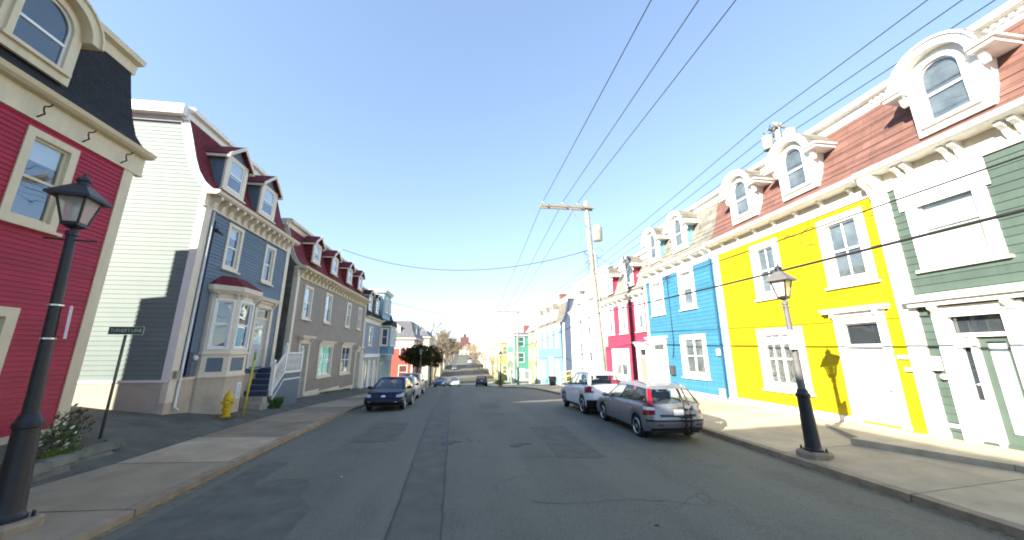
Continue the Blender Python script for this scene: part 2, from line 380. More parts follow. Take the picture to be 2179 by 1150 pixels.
# ---------------------------------------------------------------- house kit
m_cream = M('cream_trim', (.62,.53,.36), rough=.5, var=.06, streak=.12)
m_white = M('white_trim', (.78,.76,.70), rough=.5, var=.05, streak=.10)
m_offw = M('offwhite_trim', (.68,.60,.47), rough=.55, var=.06, streak=.15)
m_sash = M('sash_white', (.80,.80,.78), rough=.4, var=.03)
m_glass = glass('window_glass')
m_glassd = glass('shaded_window_glass', (.86,.9,.92), .08)  # darker, more reflective copy of window_glass; shade put into its tint
m_room = M('dim_room', (.045,.05,.06), rough=.9, var=.4, vs=1.5)  # backing panel colour; darkness of an unlit room painted in
m_litroom = M('sunlit_room', (.16,.17,.18), rough=.9, var=.5, vs=1.5)  # lighter copy of dim_room; sunlight in the room painted in
m_blind = M('white_blind', (.72,.72,.70), rough=.8, var=.04)
m_lace = M('lace_curtain', (.55,.55,.53), rough=.9, var=.35, vs=9)
m_ycurt = M('cream_curtain', (.75,.72,.50), rough=.9, var=.1, vs=4)

_ub = MB(); _ub.add([(-.5,0,0),(.5,0,0),(.5,.026,0),(-.5,.026,0),(-.5,0,1),(.5,0,1),(.5,.006,1),(-.5,.006,1)],
                    [(2,3,7,6),(0,1,2,3)[::-1],(4,7,6,5)[::-1],(0,3,7,4),(1,5,6,2)])
_ub2 = MB(); _ub2.v = [(a, b*.62, c) for a, b, c in _ub.v]; _ub2.f = list(_ub.f)
BOARD = {}
def board_mesh(mat):
    if mat.name not in BOARD: BOARD[mat.name] = (_ub2 if 'pale' in mat.name else _ub).mesh('clapboard', mat)
    return BOARD[mat.name]

def boards(F, u0, u1, v0, v1, h, holes, mat, parent, edge=None):
    me = board_mesh(mat); v = v0; n = 0
    while v < v1-.01:
        hh = min(h, v1-v); a0, a1 = (u0, u1) if edge is None else edge(v+hh*.5)
        segs = [(a0, a1)]
        for (p, q, r, s) in holes:
            if r < v+hh*.6 and s > v+hh*.4:
                new = []
                for (a, b) in segs:
                    if q <= a or p >= b: new.append((a, b)); continue
                    if p > a: new.append((a, p))
                    if q < b: new.append((q, b))
                segs = new
        for (a, b) in segs:
            if b-a < .02: continue
            inst(me, 'clapboard', F.T((a+b)/2, v, random.uniform(0,.002)), (0,0,F.rz), (b-a, 1, hh+.004), parent); n += 1
        v += hh
    return n

def skin(F, u0, u1, v0, v1, holes, mat, parent, w0=-.13, w1=0, name='wall'):
    """a wall sheet with real openings: cells between the hole edges"""
    us = sorted(set([u0,u1]+[min(max(x,u0),u1) for h in holes for x in h[:2]])); vs = sorted(set([v0,v1]+[min(max(x,v0),v1) for h in holes for x in h[2:]]))
    q = F.mb()
    for a, b in zip(us, us[1:]):
        for c, d in zip(vs, vs[1:]):
            um, vm = (a+b)/2, (c+d)/2
            if any(h[0] < um < h[1] and h[2] < vm < h[3] for h in holes): continue
            q.add([(a,c,w1),(b,c,w1),(b,d,w1),(a,d,w1)], [(0,1,2,3)])
    for (a, b, c, d) in holes:                          # reveals
        q.add([(a,c,w1),(b,c,w1),(b,d,w1),(a,d,w1),(a,c,w0),(b,c,w0),(b,d,w0),(a,d,w0)], [(0,1,5,4),(1,2,6,5),(2,3,7,6),(3,0,4,7)])
    return q.build(name, mat, parent)

def frame_ring(q, u0, u1, v0, v1, t, w0, w1, tb=None):
    tb = t if tb is None else tb
    q.box(u0, u0+t, v0, v1, w0, w1); q.box(u1-t, u1, v0, v1, w0, w1)
    q.box(u0+t, u1-t, v1-t, v1, w0, w1)
    if tb > 0: q.box(u0+t, u1-t, v0, v0+tb, w0, w1)

def window(F, house, u0, u1, v0, v1, trim=None, cw=.15, lights=1, munt=False, shade=None, cap=False, sill=True, meet=.5, gl=None, sash=None, proud=.045, name='window', blind_to=.45, curt=None, simple=False, small=False):
    """u0..v1 is the outside of the casing"""
    trim = trim or m_white; gl = gl or m_glass; sash = sash or m_sash
    q = F.mb(); frame_ring(q, u0, u1, v0, v1, cw, -.115, proud)
    win = q.build(name, trim, house)
    a, b, c, d = u0+cw, u1-cw, v0+cw, v1-cw
    if sill:
        F.mb().box(u0-.07, u1+.07, v0-.055, v0+.01, -.02, proud+.075).build('sill', trim, win)
    if cap:
        s = F.mb(); s.box(u0-.06, u1+.06, v1+.002, v1+.09, -.02, proud+.05); s.box(u0-.16, u1+.16, v1+.09, v1+.16, -.02, proud+.15); s.box(u0-.2, u1+.2, v1+.16, v1+.20, -.02, proud+.2); s.build('header', trim, win)
    lw = (b-a)/lights
    st = .05 if not small else .035
    mv = c+(d-c)*meet
    sq = F.mb()
    for i in range(lights):
        p, r = a+i*lw, a+(i+1)*lw
        frame_ring(sq, p, r, c, d, st, -.095, -.045)
        if meet: sq.box(p+st, r-st, mv-.03, mv+.03, -.09, -.04)
        if munt: sq.box((p+r)/2-.018, (p+r)/2+.018, c+st, mv-.03, -.085, -.05); sq.box((p+r)/2-.018, (p+r)/2+.018, mv+.03, d-st, -.085, -.05)
    sq.build('sash', sash, win)
    for i in range(lights):
        p, r = a+i*lw+st, a+(i+1)*lw-st
        cells = [(c+st, mv-.03), (mv+.03, d-st)] if meet else [(c+st, d-st)]
        for e, f in cells:
            cols = [(p, (p+r)/2-.018), ((p+r)/2+.018, r)] if munt else [(p, r)]
            for x0, x1 in cols: F.mb().box(x0, x1, e, f, -.072, -.066).build('pane', gl, win)
    F.mb().box(a, b, c, d, -.135, -.125).build('room_tone_panel', m_litroom if F.k == 'R' else m_room, win)  # thin panel behind the panes; room brightness painted into its colour
    if shade: F.mb().box(a+st, b-st, d-(d-c)*blind_to, d-.02, -.115, -.110).build('blind', shade, win)
    if curt:
        kq = F.mb(); nseg = 14
        rows = []
        for k in range(nseg+1):
            t = k/nseg; uu = a+st+(b-a-2*st)*t; ww = -.108+.010*math.sin(t*34)
            rows.append([(uu, c+.03, ww), (uu, c+(d-c)*.75, ww)])
        kq.grid(rows); kq.build('curtain', curt, win)
    return win

def hole(u0, u1, v0, v1, m=.06): return (u0+m, u1-m, v0+m, v1-m)

def arc(uc, vc, r, a0=0, a1=math.pi, n=14): return [(uc+r*math.cos(a0+(a1-a0)*k/n), vc+r*math.sin(a0+(a1-a0)*k/n)) for k in range(n+1)]

def arch_dormer(F, house, uc, v0, hw, vs, wf, trim, cheek, roofm, ears=True, glw=None, munt=True, boxed=False, base_t=.1):
    """a round headed dormer: v0 foot, vs spring line, hw half width, wf the plane of its face"""
    body = F.mb(); top = arc(uc, vs, hw)
    body.prism([(uc-hw, v0)]+[(uc+hw, v0)]+top[:], wf-1.9, wf-.08)
    d = body.build('dormer', cheek, house)
    gw = glw or hw*.56                                   # half width of the glass
    # face with the opening cut out: left, right, bottom boards and the arched ring
    f = F.mb()
    f.box(uc-hw-.01, uc-gw, v0-.02, vs, wf-.08, wf); f.box(uc+gw, uc+hw+.01, v0-.02, vs, wf-.08, wf)
    f.box(uc-gw, uc+gw, v0-.02, v0+.24, wf-.08, wf)
    f.ring(arc(uc, vs, hw+.01), arc(uc, vs, gw), wf-.08, wf)
    f.build('dormer_face', trim, d)
    t = F.mb()                                            # raised architrave round the glass
    t.ring(arc(uc, vs, gw+.10), arc(uc, vs, gw-.012), wf, wf+.05)
    t.box(uc-gw-.10, uc-gw+.012, v0+.25, vs, wf, wf+.05); t.box(uc+gw-.012, uc+gw+.10, v0+.25, vs, wf, wf+.05)
    t.box(uc-gw-.16, uc+gw+.16, v0+.17, v0+.25, wf, wf+.09)
    t.build('architrave', trim, d)
    s = F.mb(); mid = v0+.24+(vs-v0-.24)*.62
    s.box(uc-gw, uc+gw, mid-.03, mid+.03, wf-.06, wf-.015)
    s.box(uc-gw, uc-gw+.05, v0+.24, vs, wf-.06, wf-.02); s.box(uc+gw-.05, uc+gw, v0+.24, vs, wf-.06, wf-.02); s.box(uc-gw+.05, uc+gw-.05, v0+.24, v0+.29, wf-.06, wf-.02)
    s.ring(arc(uc, vs, gw), arc(uc, vs, gw-.05), wf-.06, wf-.02)
    if munt: s.box(uc-.02, uc+.02, v0+.29, mid-.03, wf-.055, wf-.025)
    s.build('sash', m_sash, d)
    F.mb().box(uc-gw+.05, uc+gw-.05, v0+.29, mid-.03, wf-.045, wf-.04).build('pane', m_glass, d)
    F.mb().prism([(uc-gw+.05, mid+.03), (uc+gw-.05, mid+.03)]+arc(uc, vs, gw-.05), wf-.045, wf-.04).build('pane', m_glass, d)
    F.mb().prism([(uc-gw, v0+.24), (uc+gw, v0+.24)]+arc(uc, vs, gw), wf-.078, wf-.07).build('room_tone_panel', m_litroom if F.k == 'R' else m_room, d)
    h = F.mb()                                            # the projecting hood
    h.ring(arc(uc, vs, hw+.17), arc(uc, vs, hw-.02), wf-.9, wf+.24)
    h.ring(arc(uc, vs, hw+.22), arc(uc, vs, hw+.17), wf-.9, wf+.29)
    h.build('hood', trim, d, auto=35)
    F.mb().ring(arc(uc, vs, hw+.245), arc(uc, vs, hw+.22), wf-1.2, wf+.26).build('hood_roof', roofm, d, auto=35)
    if ears:
        for sg in (-1, 1):
            e = F.mb(); a, b = sorted((uc+sg*(hw-.02), uc+sg*(hw+.42)))
            e.box(a, b, vs-.13, vs-.03, wf-.8, wf+.22); a2, b2 = sorted((uc+sg*(hw-.02), uc+sg*(hw+.48))); e.box(a2, b2, vs-.03, vs+.03, wf-.8, wf+.28)
            e.build('eave_return', trim, d)
            k = F.mb(); a, b = sorted((uc+sg*(hw+.04), uc+sg*(hw+.17)))
            k.prism_a([(vs-.13, wf+.15), (vs-.13, wf-.05), (vs-.42, wf-.05), (vs-.38, wf+.0), (vs-.25, wf+.05)], a, b); k.build('bracket', trim, d)
    return d

def gable_dormer(F, house, uc, v0, hw, ve, va, wf, trim, cheek, roofm, arched=False, gl=None, over=.16):
    body = F.mb(); body.prism([(uc-hw, v0), (uc+hw, v0), (uc+hw, ve), (uc, va), (uc-hw, ve)], wf-1.7, wf-.06)
    d = body.build('dormer', cheek, house)
    gw = hw-.22; b0 = v0+.16; b1 = ve-.10
    f = F.mb(); f.box(uc-hw-.02, uc-gw, v0-.03, ve, wf-.06, wf+.02); f.box(uc+gw, uc+hw+.02, v0-.03, ve, wf-.06, wf+.02); f.box(uc-gw, uc+gw, v0-.03, b0, wf-.06, wf+.02); f.box(uc-gw, uc+gw, b1, ve, wf-.06, wf+.02)
    f.build('dormer_face', trim, d)
    s = F.mb(); frame_ring(s, uc-gw, uc+gw, b0, b1, .05, -.05+wf, wf-.005); mid = (b0+b1)/2; s.box(uc-gw+.05, uc+gw-.05, mid-.03, mid+.03, wf-.045, wf)
    if arched: s.ring(arc(uc, b1-gw, gw*1.45, R(45), R(135), 8), arc(uc, b1-gw, gw, R(20), R(160), 8), wf-.05, wf-.01)
    s.build('sash', m_sash, d)
    for e, g_ in ((b0+.05, mid-.03), (mid+.03, b1-.05)): F.mb().box(uc-gw+.05, uc+gw-.05, e, g_, wf-.032, wf-.027).build('pane', gl or m_glassd, d)
    F.mb().box(uc-gw, uc+gw, b0, b1, wf-.058, wf-.052).build('room_tone_panel', m_room, d)
    F.mb().box(uc-gw+.05, uc+gw-.05, mid-.1, b1-.05, wf-.048, wf-.044).build('blind', m_blind, d)
    F.mb().box(uc-hw-.08, uc+hw+.08, v0-.09, v0-.03, wf-.06, wf+.09).build('sill', trim, d)
    sl = (va-ve)/hw; o = over; th = .10
    for sg in (-1, 1):
        r = F.mb(); p = [(uc, va+.10), (uc+sg*(hw+o), ve-sl*o+.10), (uc+sg*(hw+o), ve-sl*o+.02), (uc, va+.02)]
        r.prism(p, wf-1.8, wf+.16); r.build('dormer_roof', roofm, d)
        k = F.mb(); p = [(uc, va+.115), (uc+sg*(hw+o+.03), ve-sl*o+.10), (uc+sg*(hw+o+.03), ve-sl*o-.06), (uc, va-.05)]
        k.prism(p, wf+.16, wf+.20); k.build('barge_board', trim, d)
        e = F.mb(); a, b = sorted((uc+sg*(hw+o-.05), uc+sg*(hw+o+.02))); e.box(a, b, ve-sl*o-.08, ve-sl*o+.015, wf-1.3, wf+.16); e.build('eave_board', trim, d)
    return d

_br = MB(); _br.add([(-.5,0,0),(.5,0,0),(-.5,0,1),(.5,0,1),(-.5,1,1),(.5,1,1),(-.5,1,.78),(.5,1,.78),(-.5,.5,.55),(.5,.5,.55),(-.5,.28,.2),(.5,.28,.2)],
                   [(0,2,4,6,8,10),(1,11,9,7,5,3),(4,5,7,6),(6,7,9,8),(8,9,11,10),(10,11,1,0),(2,3,5,4)])
BRK = {}
def brackets(F, us, v0, v1, w, width, mat, parent):
    if mat.name not in BRK: BRK[mat.name] = _br.mesh('bracket', mat)
    for u in us: inst(BRK[mat.name], 'bracket', F.T(u, v0, .012), (0,0,F.rz), (width, w, v1-v0), parent)

def prof_at(prof, v):
    """w on a roof profile at height v"""
    for (w0, v0), (w1, v1) in zip(prof, prof[1:]):
        if v0 <= v <= v1: return w0+(w1-w0)*(v-v0)/max(1e-6, v1-v0)
    return prof[-1][0]

def mansard(F, house, u0, u1, prof, depth, mat, flat=None, body=None, zb=-2., inset=.14, shing=None, ends=True, holes=()):
    """body of the house with its roof; prof = [(w,v)] from the eave up"""
    top = prof[-1]
    poly = [(zb, -inset), (prof[0][1]-.05, -inset)]+[(v, w-.06) for w, v in prof if w-.06 <= -inset]+[(top[1], -depth), (zb, -depth)]
    q = F.mb(); q.prism_a(poly, u0+.01, u1-.01)
    b = q.build('house_body', body, house)
    r = F.mb(); rows = [[(u, v, w) for u in (u0, u1)] for w, v in prof]
    r.grid(rows); ro = r.build('mansard_roof', mat, house, smooth=True)
    fl = F.mb(); fl.prism_a([(top[1]-.02, top[0]), (top[1]+.16, top[0]-.3), (top[1]+.22, -depth), (top[1]-.02, -depth)], u0, u1); fl.build('flat_roof', flat or m_flat, house)
    if shing:
        sm, rowh, tab = shing
        s = F.mb
        me = _sh_mesh(sm)
        # walk up the profile
        L = [0]
        for (w0, v0), (w1, v1) in zip(prof, prof[1:]): L.append(L[-1]+math.hypot(w1-w0, v1-v0))
        n = int(L[-1]/rowh); k = 0
        for i in range(n):
            d = (i+.0)*L[-1]/n; j = max(jj for jj in range(len(prof)-1) if L[jj] <= d+1e-6)
            t = (d-L[j])/(L[j+1]-L[j]); w = prof[j][0]+(prof[j+1][0]-prof[j][0])*t; v = prof[j][1]+(prof[j+1][1]-prof[j][1])*t
            ang = math.atan2(-(prof[j+1][0]-prof[j][0]), prof[j+1][1]-prof[j][1])
            u = u0-(tab*.5 if i % 2 else 0)
            while u < u1-.02:
                a, b_ = max(u0, u), min(u1, u+tab)
                if b_-a > .04 and not any(h[0] < (a+b_)/2 < h[1] and h[2] < v < h[3] for h in holes):
                    inst(me, 'shingle', F.T((a+b_)/2, v, w+.004+random.uniform(0,.004)), (ang, 0, F.rz), (b_-a-.006, 1, L[-1]/n+.03), ro); k += 1
                u += tab
    return b, ro
_shm = {}
def _sh_mesh(mat):
    if mat.name not in _shm:
        q = MB(); q.add([(-.5,.016,0),(.5,.016,0),(.5,.003,1),(-.5,.003,1),(-.5,0,0),(.5,0,0)], [(0,1,2,3),(4,5,1,0)])
        me = bpy.data.meshes.new('shingle'); me.from_pydata(q.v, [], [(1,0,3,2),(5,4,0,1)]); me.materials.append(mat); _shm[mat.name] = me
    return _shm[mat.name]

m_flat = M('roof_felt', (.10,.10,.10), rough=.9, var=.3)

def eave(F, house, u0, u1, v, trim, proj=.34, th=.13, frieze=.55, fr_mat=None, name='cornice'):
    """gutter moulding on top of a projecting eave, soffit and frieze board. v = top of the gutter"""
    q = F.mb(); q.prism_a([(v, proj-.02), (v-.03, proj+.07), (v-th, proj+.02), (v-th-.05, proj-.06), (v-th-.05, -.1), (v-.02, -.1)], u0, u1)
    c = q.build(name, trim, house)
    f = F.mb(); f.box(u0, u1, v-th-.05-frieze, v-th-.052, -.1, .035); f.build('frieze', fr_mat or trim, c)
    g = F.mb(); g.box(u0, u1, v-th-.05-frieze-.05, v-th-.05-frieze-.002, -.1, .07); g.build('bed_moulding', trim, c)
    return c

def top_trim(F, house, u0, u1, prof, trim, dent=None):
    w, v = prof[-1]
    q = F.mb(); q.prism_a([(v-.36, w-.02), (v-.36, w+.10), (v-.06, w+.12), (v-.03, w+.30), (v+.12, w+.33), (v+.18, w+.20), (v+.18, w-.3), (v-.1, w-.3)], u0, u1)
    t = q.build('roof_cornice', trim, house)
    if dent:
        me = _ub_box(dent)
        u = u0+.1
        while u < u1: inst(me, 'dentil', F.T(u, v-.19, w+.11), (0,0,F.rz), (.075,.07,.085), t); u += .15
    return t
_bx = {}
def _ub_box(mat):
    if mat.name not in _bx: q = MB(); q.box(-.5,.5,0,1,0,1); _bx[mat.name] = q.mesh('block', mat)
    return _bx[mat.name]

def door(F, house, u0, u1, v0, v1, trim, leaf, cap=True, transom=True, cw=.2, panels=True, glazed=False, name='door'):
    q = F.mb(); frame_ring(q, u0, u1, v0, v1, cw, -.115, .05, tb=0)
    d = q.build(name, trim, house)
    a, b = u0+cw, u1-cw; top = v1-cw
    if cap:
        s = F.mb(); s.box(u0-.05, u1+.05, v1+.002, v1+.12, -.02, .12); s.box(u0-.16, u1+.16, v1+.12, v1+.2, -.02, .26); s.box(u0-.2, u1+.2, v1+.2, v1+.25, -.02, .31); s.build('header', trim, d)
        brackets(F, (u0+cw/2, u1-cw/2), v1-.3, v1+.11, .2, .12, trim, d)
    lt = top
    if transom:
        lt = v0+2.25 if v0+2.25 < top-.25 else top-.42
        F.mb().box(a, b, lt-.06, lt, -.1, -.02).build('transom_bar', trim, d)
        F.mb().box(a+.05, b-.05, lt+.05, top-.05, -.075, -.07).build('pane', m_glass, d)
        s = F.mb(); frame_ring(s, a, b, lt+.0, top, .05, -.095, -.045); s.build('transom_sash', trim, d)
        lt -= .06
    F.mb().box(a, b, v0, lt, -.10, -.06).build('door_leaf', leaf, d)
    s = F.mb()
    if panels:
        w_ = (b-a); 
        if glazed:
            frame_ring(s, a+.14, b-.14, v0+1.0, lt-.16, .04, -.06, -.04)
        for r0, r1 in ((v0+.18, v0+.85),) if glazed else ((v0+.18, v0+.8), (v0+.98, lt-.16)):
            for p0, p1 in ((a+.12, (a+b)/2-.05), ((a+b)/2+.05, b-.12)): frame_ring(s, p0, p1, r0, r1, .03, -.06, -.045)
        s.build('door_moulding', leaf, d)
    if glazed: F.mb().box(a+.18, b-.18, v0+1.04, lt-.2, -.059, -.053).build('pane', m_glass, d)
    k = MB(); c = F.T(a+.09, v0+1.0, -.02); k.lathe([(.0,-.03),(.03,-.02),(.035,0),(.03,.02),(0,.03)], c, 10); k.build('door_knob', M('brass', (.5,.36,.12), rough=.3, metal=.9, var=0), d, smooth=True)
    F.mb().box(a, b, v0-.06, v0-.002, -.1, .12).build('threshold', M('grey_threshold', (.3,.3,.3)), d)
    F.mb().box(a, b, v0, top, -.135, -.125).build('room_tone_panel', m_room, d)
    return d

class FG(Fr):                                          # any upright plane: origin (x,y), direction of u, normal w
    def __init__(s, o, d):
        L = math.hypot(*d); s.o = o; s.d = (d[0]/L, d[1]/L); s.n = (s.d[1], -s.d[0]); s.k = 'G'; s.rz = math.atan2(s.d[1], s.d[0])+math.pi
    def T(s, u, v, w): return (s.o[0]+s.d[0]*u+s.n[0]*w, s.o[1]+s.d[1]*u+s.n[1]*w, v)

FL, FRR = Fr('L', -9.5), Fr('R', 12.0)
m_shred = M('dark_red_shingle', (.17,.022,.03), rough=.85, var=.2, vs=3, brick=(.3,.14,.012,(.6,.6,.6,1)), bump=.3, bs=60)
m_shblk = M('black_shingle', (.018,.018,.02), rough=.85, var=.3, vs=3, brick=(.3,.14,.012,(.6,.6,.6,1)), bump=.3, bs=60)
m_shbrn = M('brown_red_shingle', (.165,.082,.066), rough=.85, var=.15, vs=1.5, rnd=.13, bump=.3, bs=60)
m_shgry = M('grey_shingle', (.215,.20,.165), rough=.9, var=.22, vs=3, rnd=.2, bump=.3, bs=60)
m_shgrf = M('grey_shingle_field', (.19,.175,.145), rough=.9, var=.2, vs=3, brick=(.35,.2,.015,(.6,.6,.6,1)))
m_found = M('foundation_stucco', (.50,.42,.32), rough=.9, var=.14, vs=2, bump=.4, bs=30, streak=.15)

def rake(Fs, house, cx, sgn, prof, v0, trim, t=.24, w1=.05):
    """curved white verge board on a gable end; the profile is followed in the side plane"""
    out = [(cx+sgn*w, v) for w, v in prof]; inn = [(cx+sgn*(w-t), v) for w, v in prof]
    q = Fs.mb(); q.ring(out, inn, -.02, w1); return q.build('verge_board', trim, house)

# ================= crimson house at the left edge
h = thing('red_house', 'crimson clapboard house with cream trim and black mansard roof beside the lane', 'house', (-12, 7.6, .3))
m_redb = M('crimson_paint', (.34,.014,.040), rough=.55, var=.10, vs=2, rnd=.07, streak=.1)
pA = [(.24,8.16),(.10,8.3),(-.12,8.6),(-.34,9.2),(-.55,10.0),(-.78,11.05)]
U0, U1 = 5.0, 10.4
mansard(FL, h, U0, U1, pA, 2.5, m_shblk, body=M('crimson_wall', (.30,.012,.036), clap=.11), zb=-.5)
wA = skin(FL, U0, U1-.02, .3, 7.4, [hole(8.0,9.05,5.17,7.29), hole(7.5,8.85,.95,3.42), hole(5.6,6.65,5.17,7.29), hole(5.4,6.6,1.6,3.42)], MATS['crimson_wall'], h, w1=-.012)
boards(FL, U0, U1-.22, .78, 7.44, .11, [hole(8.0,9.05,5.17,7.29), hole(7.5,8.85,.95,3.42), hole(5.6,6.65,5.17,7.29), hole(5.4,6.6,1.6,3.42)], m_redb, wA)
FL.mb().box(U1-.24, U1+.03, .3, 7.46, -.14, .045).build('corner_board', m_cream, h)
FL.mb().box(U0, U1-.25, .2, .78, -.14, .02).build('foundation', m_found, h)
window(FL, h, 8.0, 9.05, 5.17, 7.29, m_cream, cw=.16, gl=m_glassd, shade=m_blind, blind_to=.28, sash=m_cream)
window(FL, h, 5.6, 6.65, 5.17, 7.29, m_cream, cw=.16, gl=m_glassd, shade=m_blind, blind_to=.28, sash=m_cream)
window(FL, h, 5.4, 6.6, 1.6, 3.42, m_cream, cw=.16, gl=m_glassd, sash=m_cream)
door(FL, h, 7.5, 8.85, .95, 3.42, m_cream, M('cream_door', (.5,.45,.33)), cap=False)
ev = eave(FL, h, U0, U1+.28, 8.16, m_cream, proj=.26, th=.12, frieze=.5)
for u in (5.9, 7.0, 8.05, 9.0, 10.0):                  # wrought iron scrolls under the eave
    s = MB(); pth = []
    for k in range(13):
        t = k/12; pth.append(FL.T(u+.02*math.sin(t*9), 7.52+.36*t+.03*math.sin(t*12), .06+.22*t+.06*math.sin(t*6.3)))
    s.tube(pth, .016, 6); s.build('iron_scroll', m_iron, h, smooth=True)
top_trim(FL, h, U0, U1+.1, pA, m_cream)
arch_dormer(FL, h, 7.72, 8.62, .70, 9.85, .02, m_cream, m_shblk, M('red_hood_roof', (.20,.02,.03)), ears=False, glw=.48, munt=False)
q = FL.mb(); q.prism_a([(8.6,-2.5),(8.35,-5.1),(.2,-5.1),(.2,-2.5)], U0, U1-.02); q.build('rear_wing', MATS['crimson_wall'], h)
q = FL.mb(); q.prism_a([(6.75,-5.1),(6.65,-5.85),(.2,-5.85),(.2,-5.1)], U0, U1-.04); q.build('rear_wing', MATS['crimson_wall'], h)
q = MB(); q.box(-11.9, -9.64, 10.38, 10.40, .3, 8.0); q.build('side_wall', MATS['crimson_wall'], h)

# neighbours of the crimson house, up the street behind the viewer: unseen, added so their roofs shade the roadway
def plain_house(F, name, label, u0, u1, zb, ev_, prof, depth, wallm, roofm, trim, wins=(), doors=(), dorm=(), group=None, gl=None, cat='house', dwin=1, brk=0, side=None, frieze=.4, dt='gable', cw=.13, cap=False, leaf=None, munt=False, tt=True, shade=.5, simple=False, chim=None, corner=True):
    o = thing(name, label, cat, F.T((u0+u1)/2, zb, -depth/2), 0, group)
    mansard(F, o, u0, u1, prof, depth, roofm, body=wallm, zb=zb-2)
    hs = [hole(*w[:4]) for w in wins]+[hole(d[0], d[1], d[2], d[3]) for d in doors]
    skin(F, u0, u1, zb-1, ev_-.15, hs, wallm, o)
    if corner:
        for a, b in ((u0-.005, u0+.16), (u1-.16, u1+.005)): F.mb().box(a, b, zb-.8, ev_-.2, -.1, .04).build('corner_board', trim, o)
    c = eave(F, o, u0-.02, u1+.02, ev_, trim, proj=.32, th=.12, frieze=frieze)
    if brk: brackets(F, [u0+.25+(u1-u0-.5)*k/(brk-1) for k in range(brk)], ev_-.62, ev_-.17, .28, .12, trim, c)
    if tt: top_trim(F, o, u0, u1, prof, trim)
    for w in wins:
        sh = m_blind if random.random() < shade else None
        window(F, o, *w[:4], trim, cw=cw, gl=gl, shade=sh, lights=(w[4] if len(w) > 4 else 1), cap=cap, munt=munt, blind_to=random.choice((.3,.45,.5)))
    for d in doors: door(F, o, *d[:4], trim, leaf or M('grey_door', (.35,.36,.37)), cap=True, transom=True, cw=.15)
    for d in dorm:
        if dt == 'gable': gable_dormer(F, o, d[0], d[1], d[2], d[3], d[4], d[5], trim, d[6] if len(d) > 6 else wallm, roofm, gl=gl)
        else: arch_dormer(F, o, d[0], d[1], d[2], d[3], d[5], trim, d[6] if len(d) > 6 else wallm, roofm, ears=(dt == 'arch'), munt=False)
    if chim:
        u, w, ww, z0, z1 = chim
        k = F.mb(); k.box(u-ww, u+ww, z0, z1, w-ww*.8, w+ww*.8); k.box(u-ww-.06, u+ww+.06, z1, z1+.12, w-ww*.8-.06, w+ww*.8+.06); k.build('chimney', M('chimney_brick', (.24,.10,.075), brick=(.22,.075,.01,(1.3,1.2,1.1,1))), o)
    return o
pn = lambda e, t: [(.3,e),(.1,e+.1),(-.12,e+.35*(t-e)*.3),(-.4,e+(t-e)*.45),(-.8,t)]
plain_house(FL, 'flat_roofed_house', 'unseen low ochre house next door to the crimson house, up the street', -3.2, 4.95, .3, 7.6, [(.3,7.6),(.1,7.75),(-.1,8.1),(-.3,8.95)], 8, M('ochre_wall', (.45,.30,.10), clap=.12), m_shblk, m_cream, wins=[(0,1.1,4.6,6.6),(2.6,3.7,4.6,6.6),(2.4,3.9,1.3,3.2)], doors=[(-1.6,-.3,.6,3.2)])
plain_house(FL, 'tall_terrace', 'unseen tall terrace of dark green clapboard at the top of the street', -24, -3.3, .3, 8.4, [(.3,8.4),(.1,8.6),(-.2,9.2),(-.7,11.4)], 8, M('bottle_wall', (.04,.12,.08), clap=.12), m_shblk, m_cream, wins=[(-5.8,-4.6,5,7.2),(-9,-7.8,5,7.2),(-12,-10.8,5,7.2)], doors=[(-8,-6.6,.6,3.4)])
bh = thing('unseen_back_house', 'unseen grey house behind the crimson house, shaped to shade the road', 'house', (-21, -2, 1.5))  # unseen block, sized and placed so the near road stays in shade
q = MB(); q.box(-23.8, -18.5, -9, 4.2, .3, 9.8); q.build('wall', M('backhouse_wall', (.3,.3,.3), clap=.15), bh)
q = MB(lambda a,b,c: (c,a,b)); q.prism([(-9.3,9.8),(4.5,9.8),(3.6,11.9),(-8.4,11.9)], -24.0, -18.2); q.build('roof', m_shblk, bh)

# ================= slate blue house with the red mansard
h = thing('blue_house', 'slate blue house with pale side wall, dark red mansard, bay window and front steps', 'house', (-13, 16.4, .4))
m_slate = M('slate_blue_paint', (.108,.155,.200), rough=.55, var=.08, vs=2, rnd=.05, streak=.08)
m_slatew = M('slate_blue_wall', (.108,.155,.200), rough=.55, var=.08, vs=2, clap=.135)
m_pale = M('pale_green_paint', (.165,.215,.20), rough=.6, var=.06, vs=1.5, rnd=.04, streak=.06)  # the slate blue wall again, lightened; full sun put into the colour
B0, B1 = 13.33, 19.6
pB = [(.30,8.30),(.10,8.42),(-.16,8.66),(-.42,9.06),(-.64,9.6),(-.86,10.3),(-1.06,10.9),(-1.28,11.45)]
mansard(FL, h, B0, B1, pB, 10.5, m_shred, body=m_slatew, zb=-1)
holes = [hole(14.68,15.66,5.70,7.58), hole(17.40,18.32,5.68,7.52), hole(17.35,18.85,1.8,4.72)]
wB = skin(FL, B0, B1, -1, 7.9, holes, m_slatew, h, w1=-.012)
boards(FL, B0+.26, B1-.26, 1.66, 7.62, .135, holes+[(14.38,16.62,1.0,4.95)], m_slate, wB)
for a, b in ((B0-.05, B0+.27), (B1-.27, B1+.02)): FL.mb().box(a, b, .9, 7.75, -.13, .05).build('corner_board', m_offw, h)
FL.mb().box(B0-.04, B1, -.6, 1.58, -.13, .03).build('foundation', m_found, h)
FL.mb().box(B0-.03, 17.3, 1.58, 1.66, -.13, .07).build('water_table', m_offw, h)
window(FL, h, 14.68, 15.66, 5.70, 7.58, m_offw, cw=.14, gl=m_glassd, shade=m_blind, blind_to=.25)
window(FL, h, 17.40, 18.32, 5.68, 7.52, m_offw, cw=.14, gl=m_glassd)
ev = eave(FL, h, B0-.16, B1+.1, 8.32, m_offw, proj=.42, th=.13, frieze=.42)
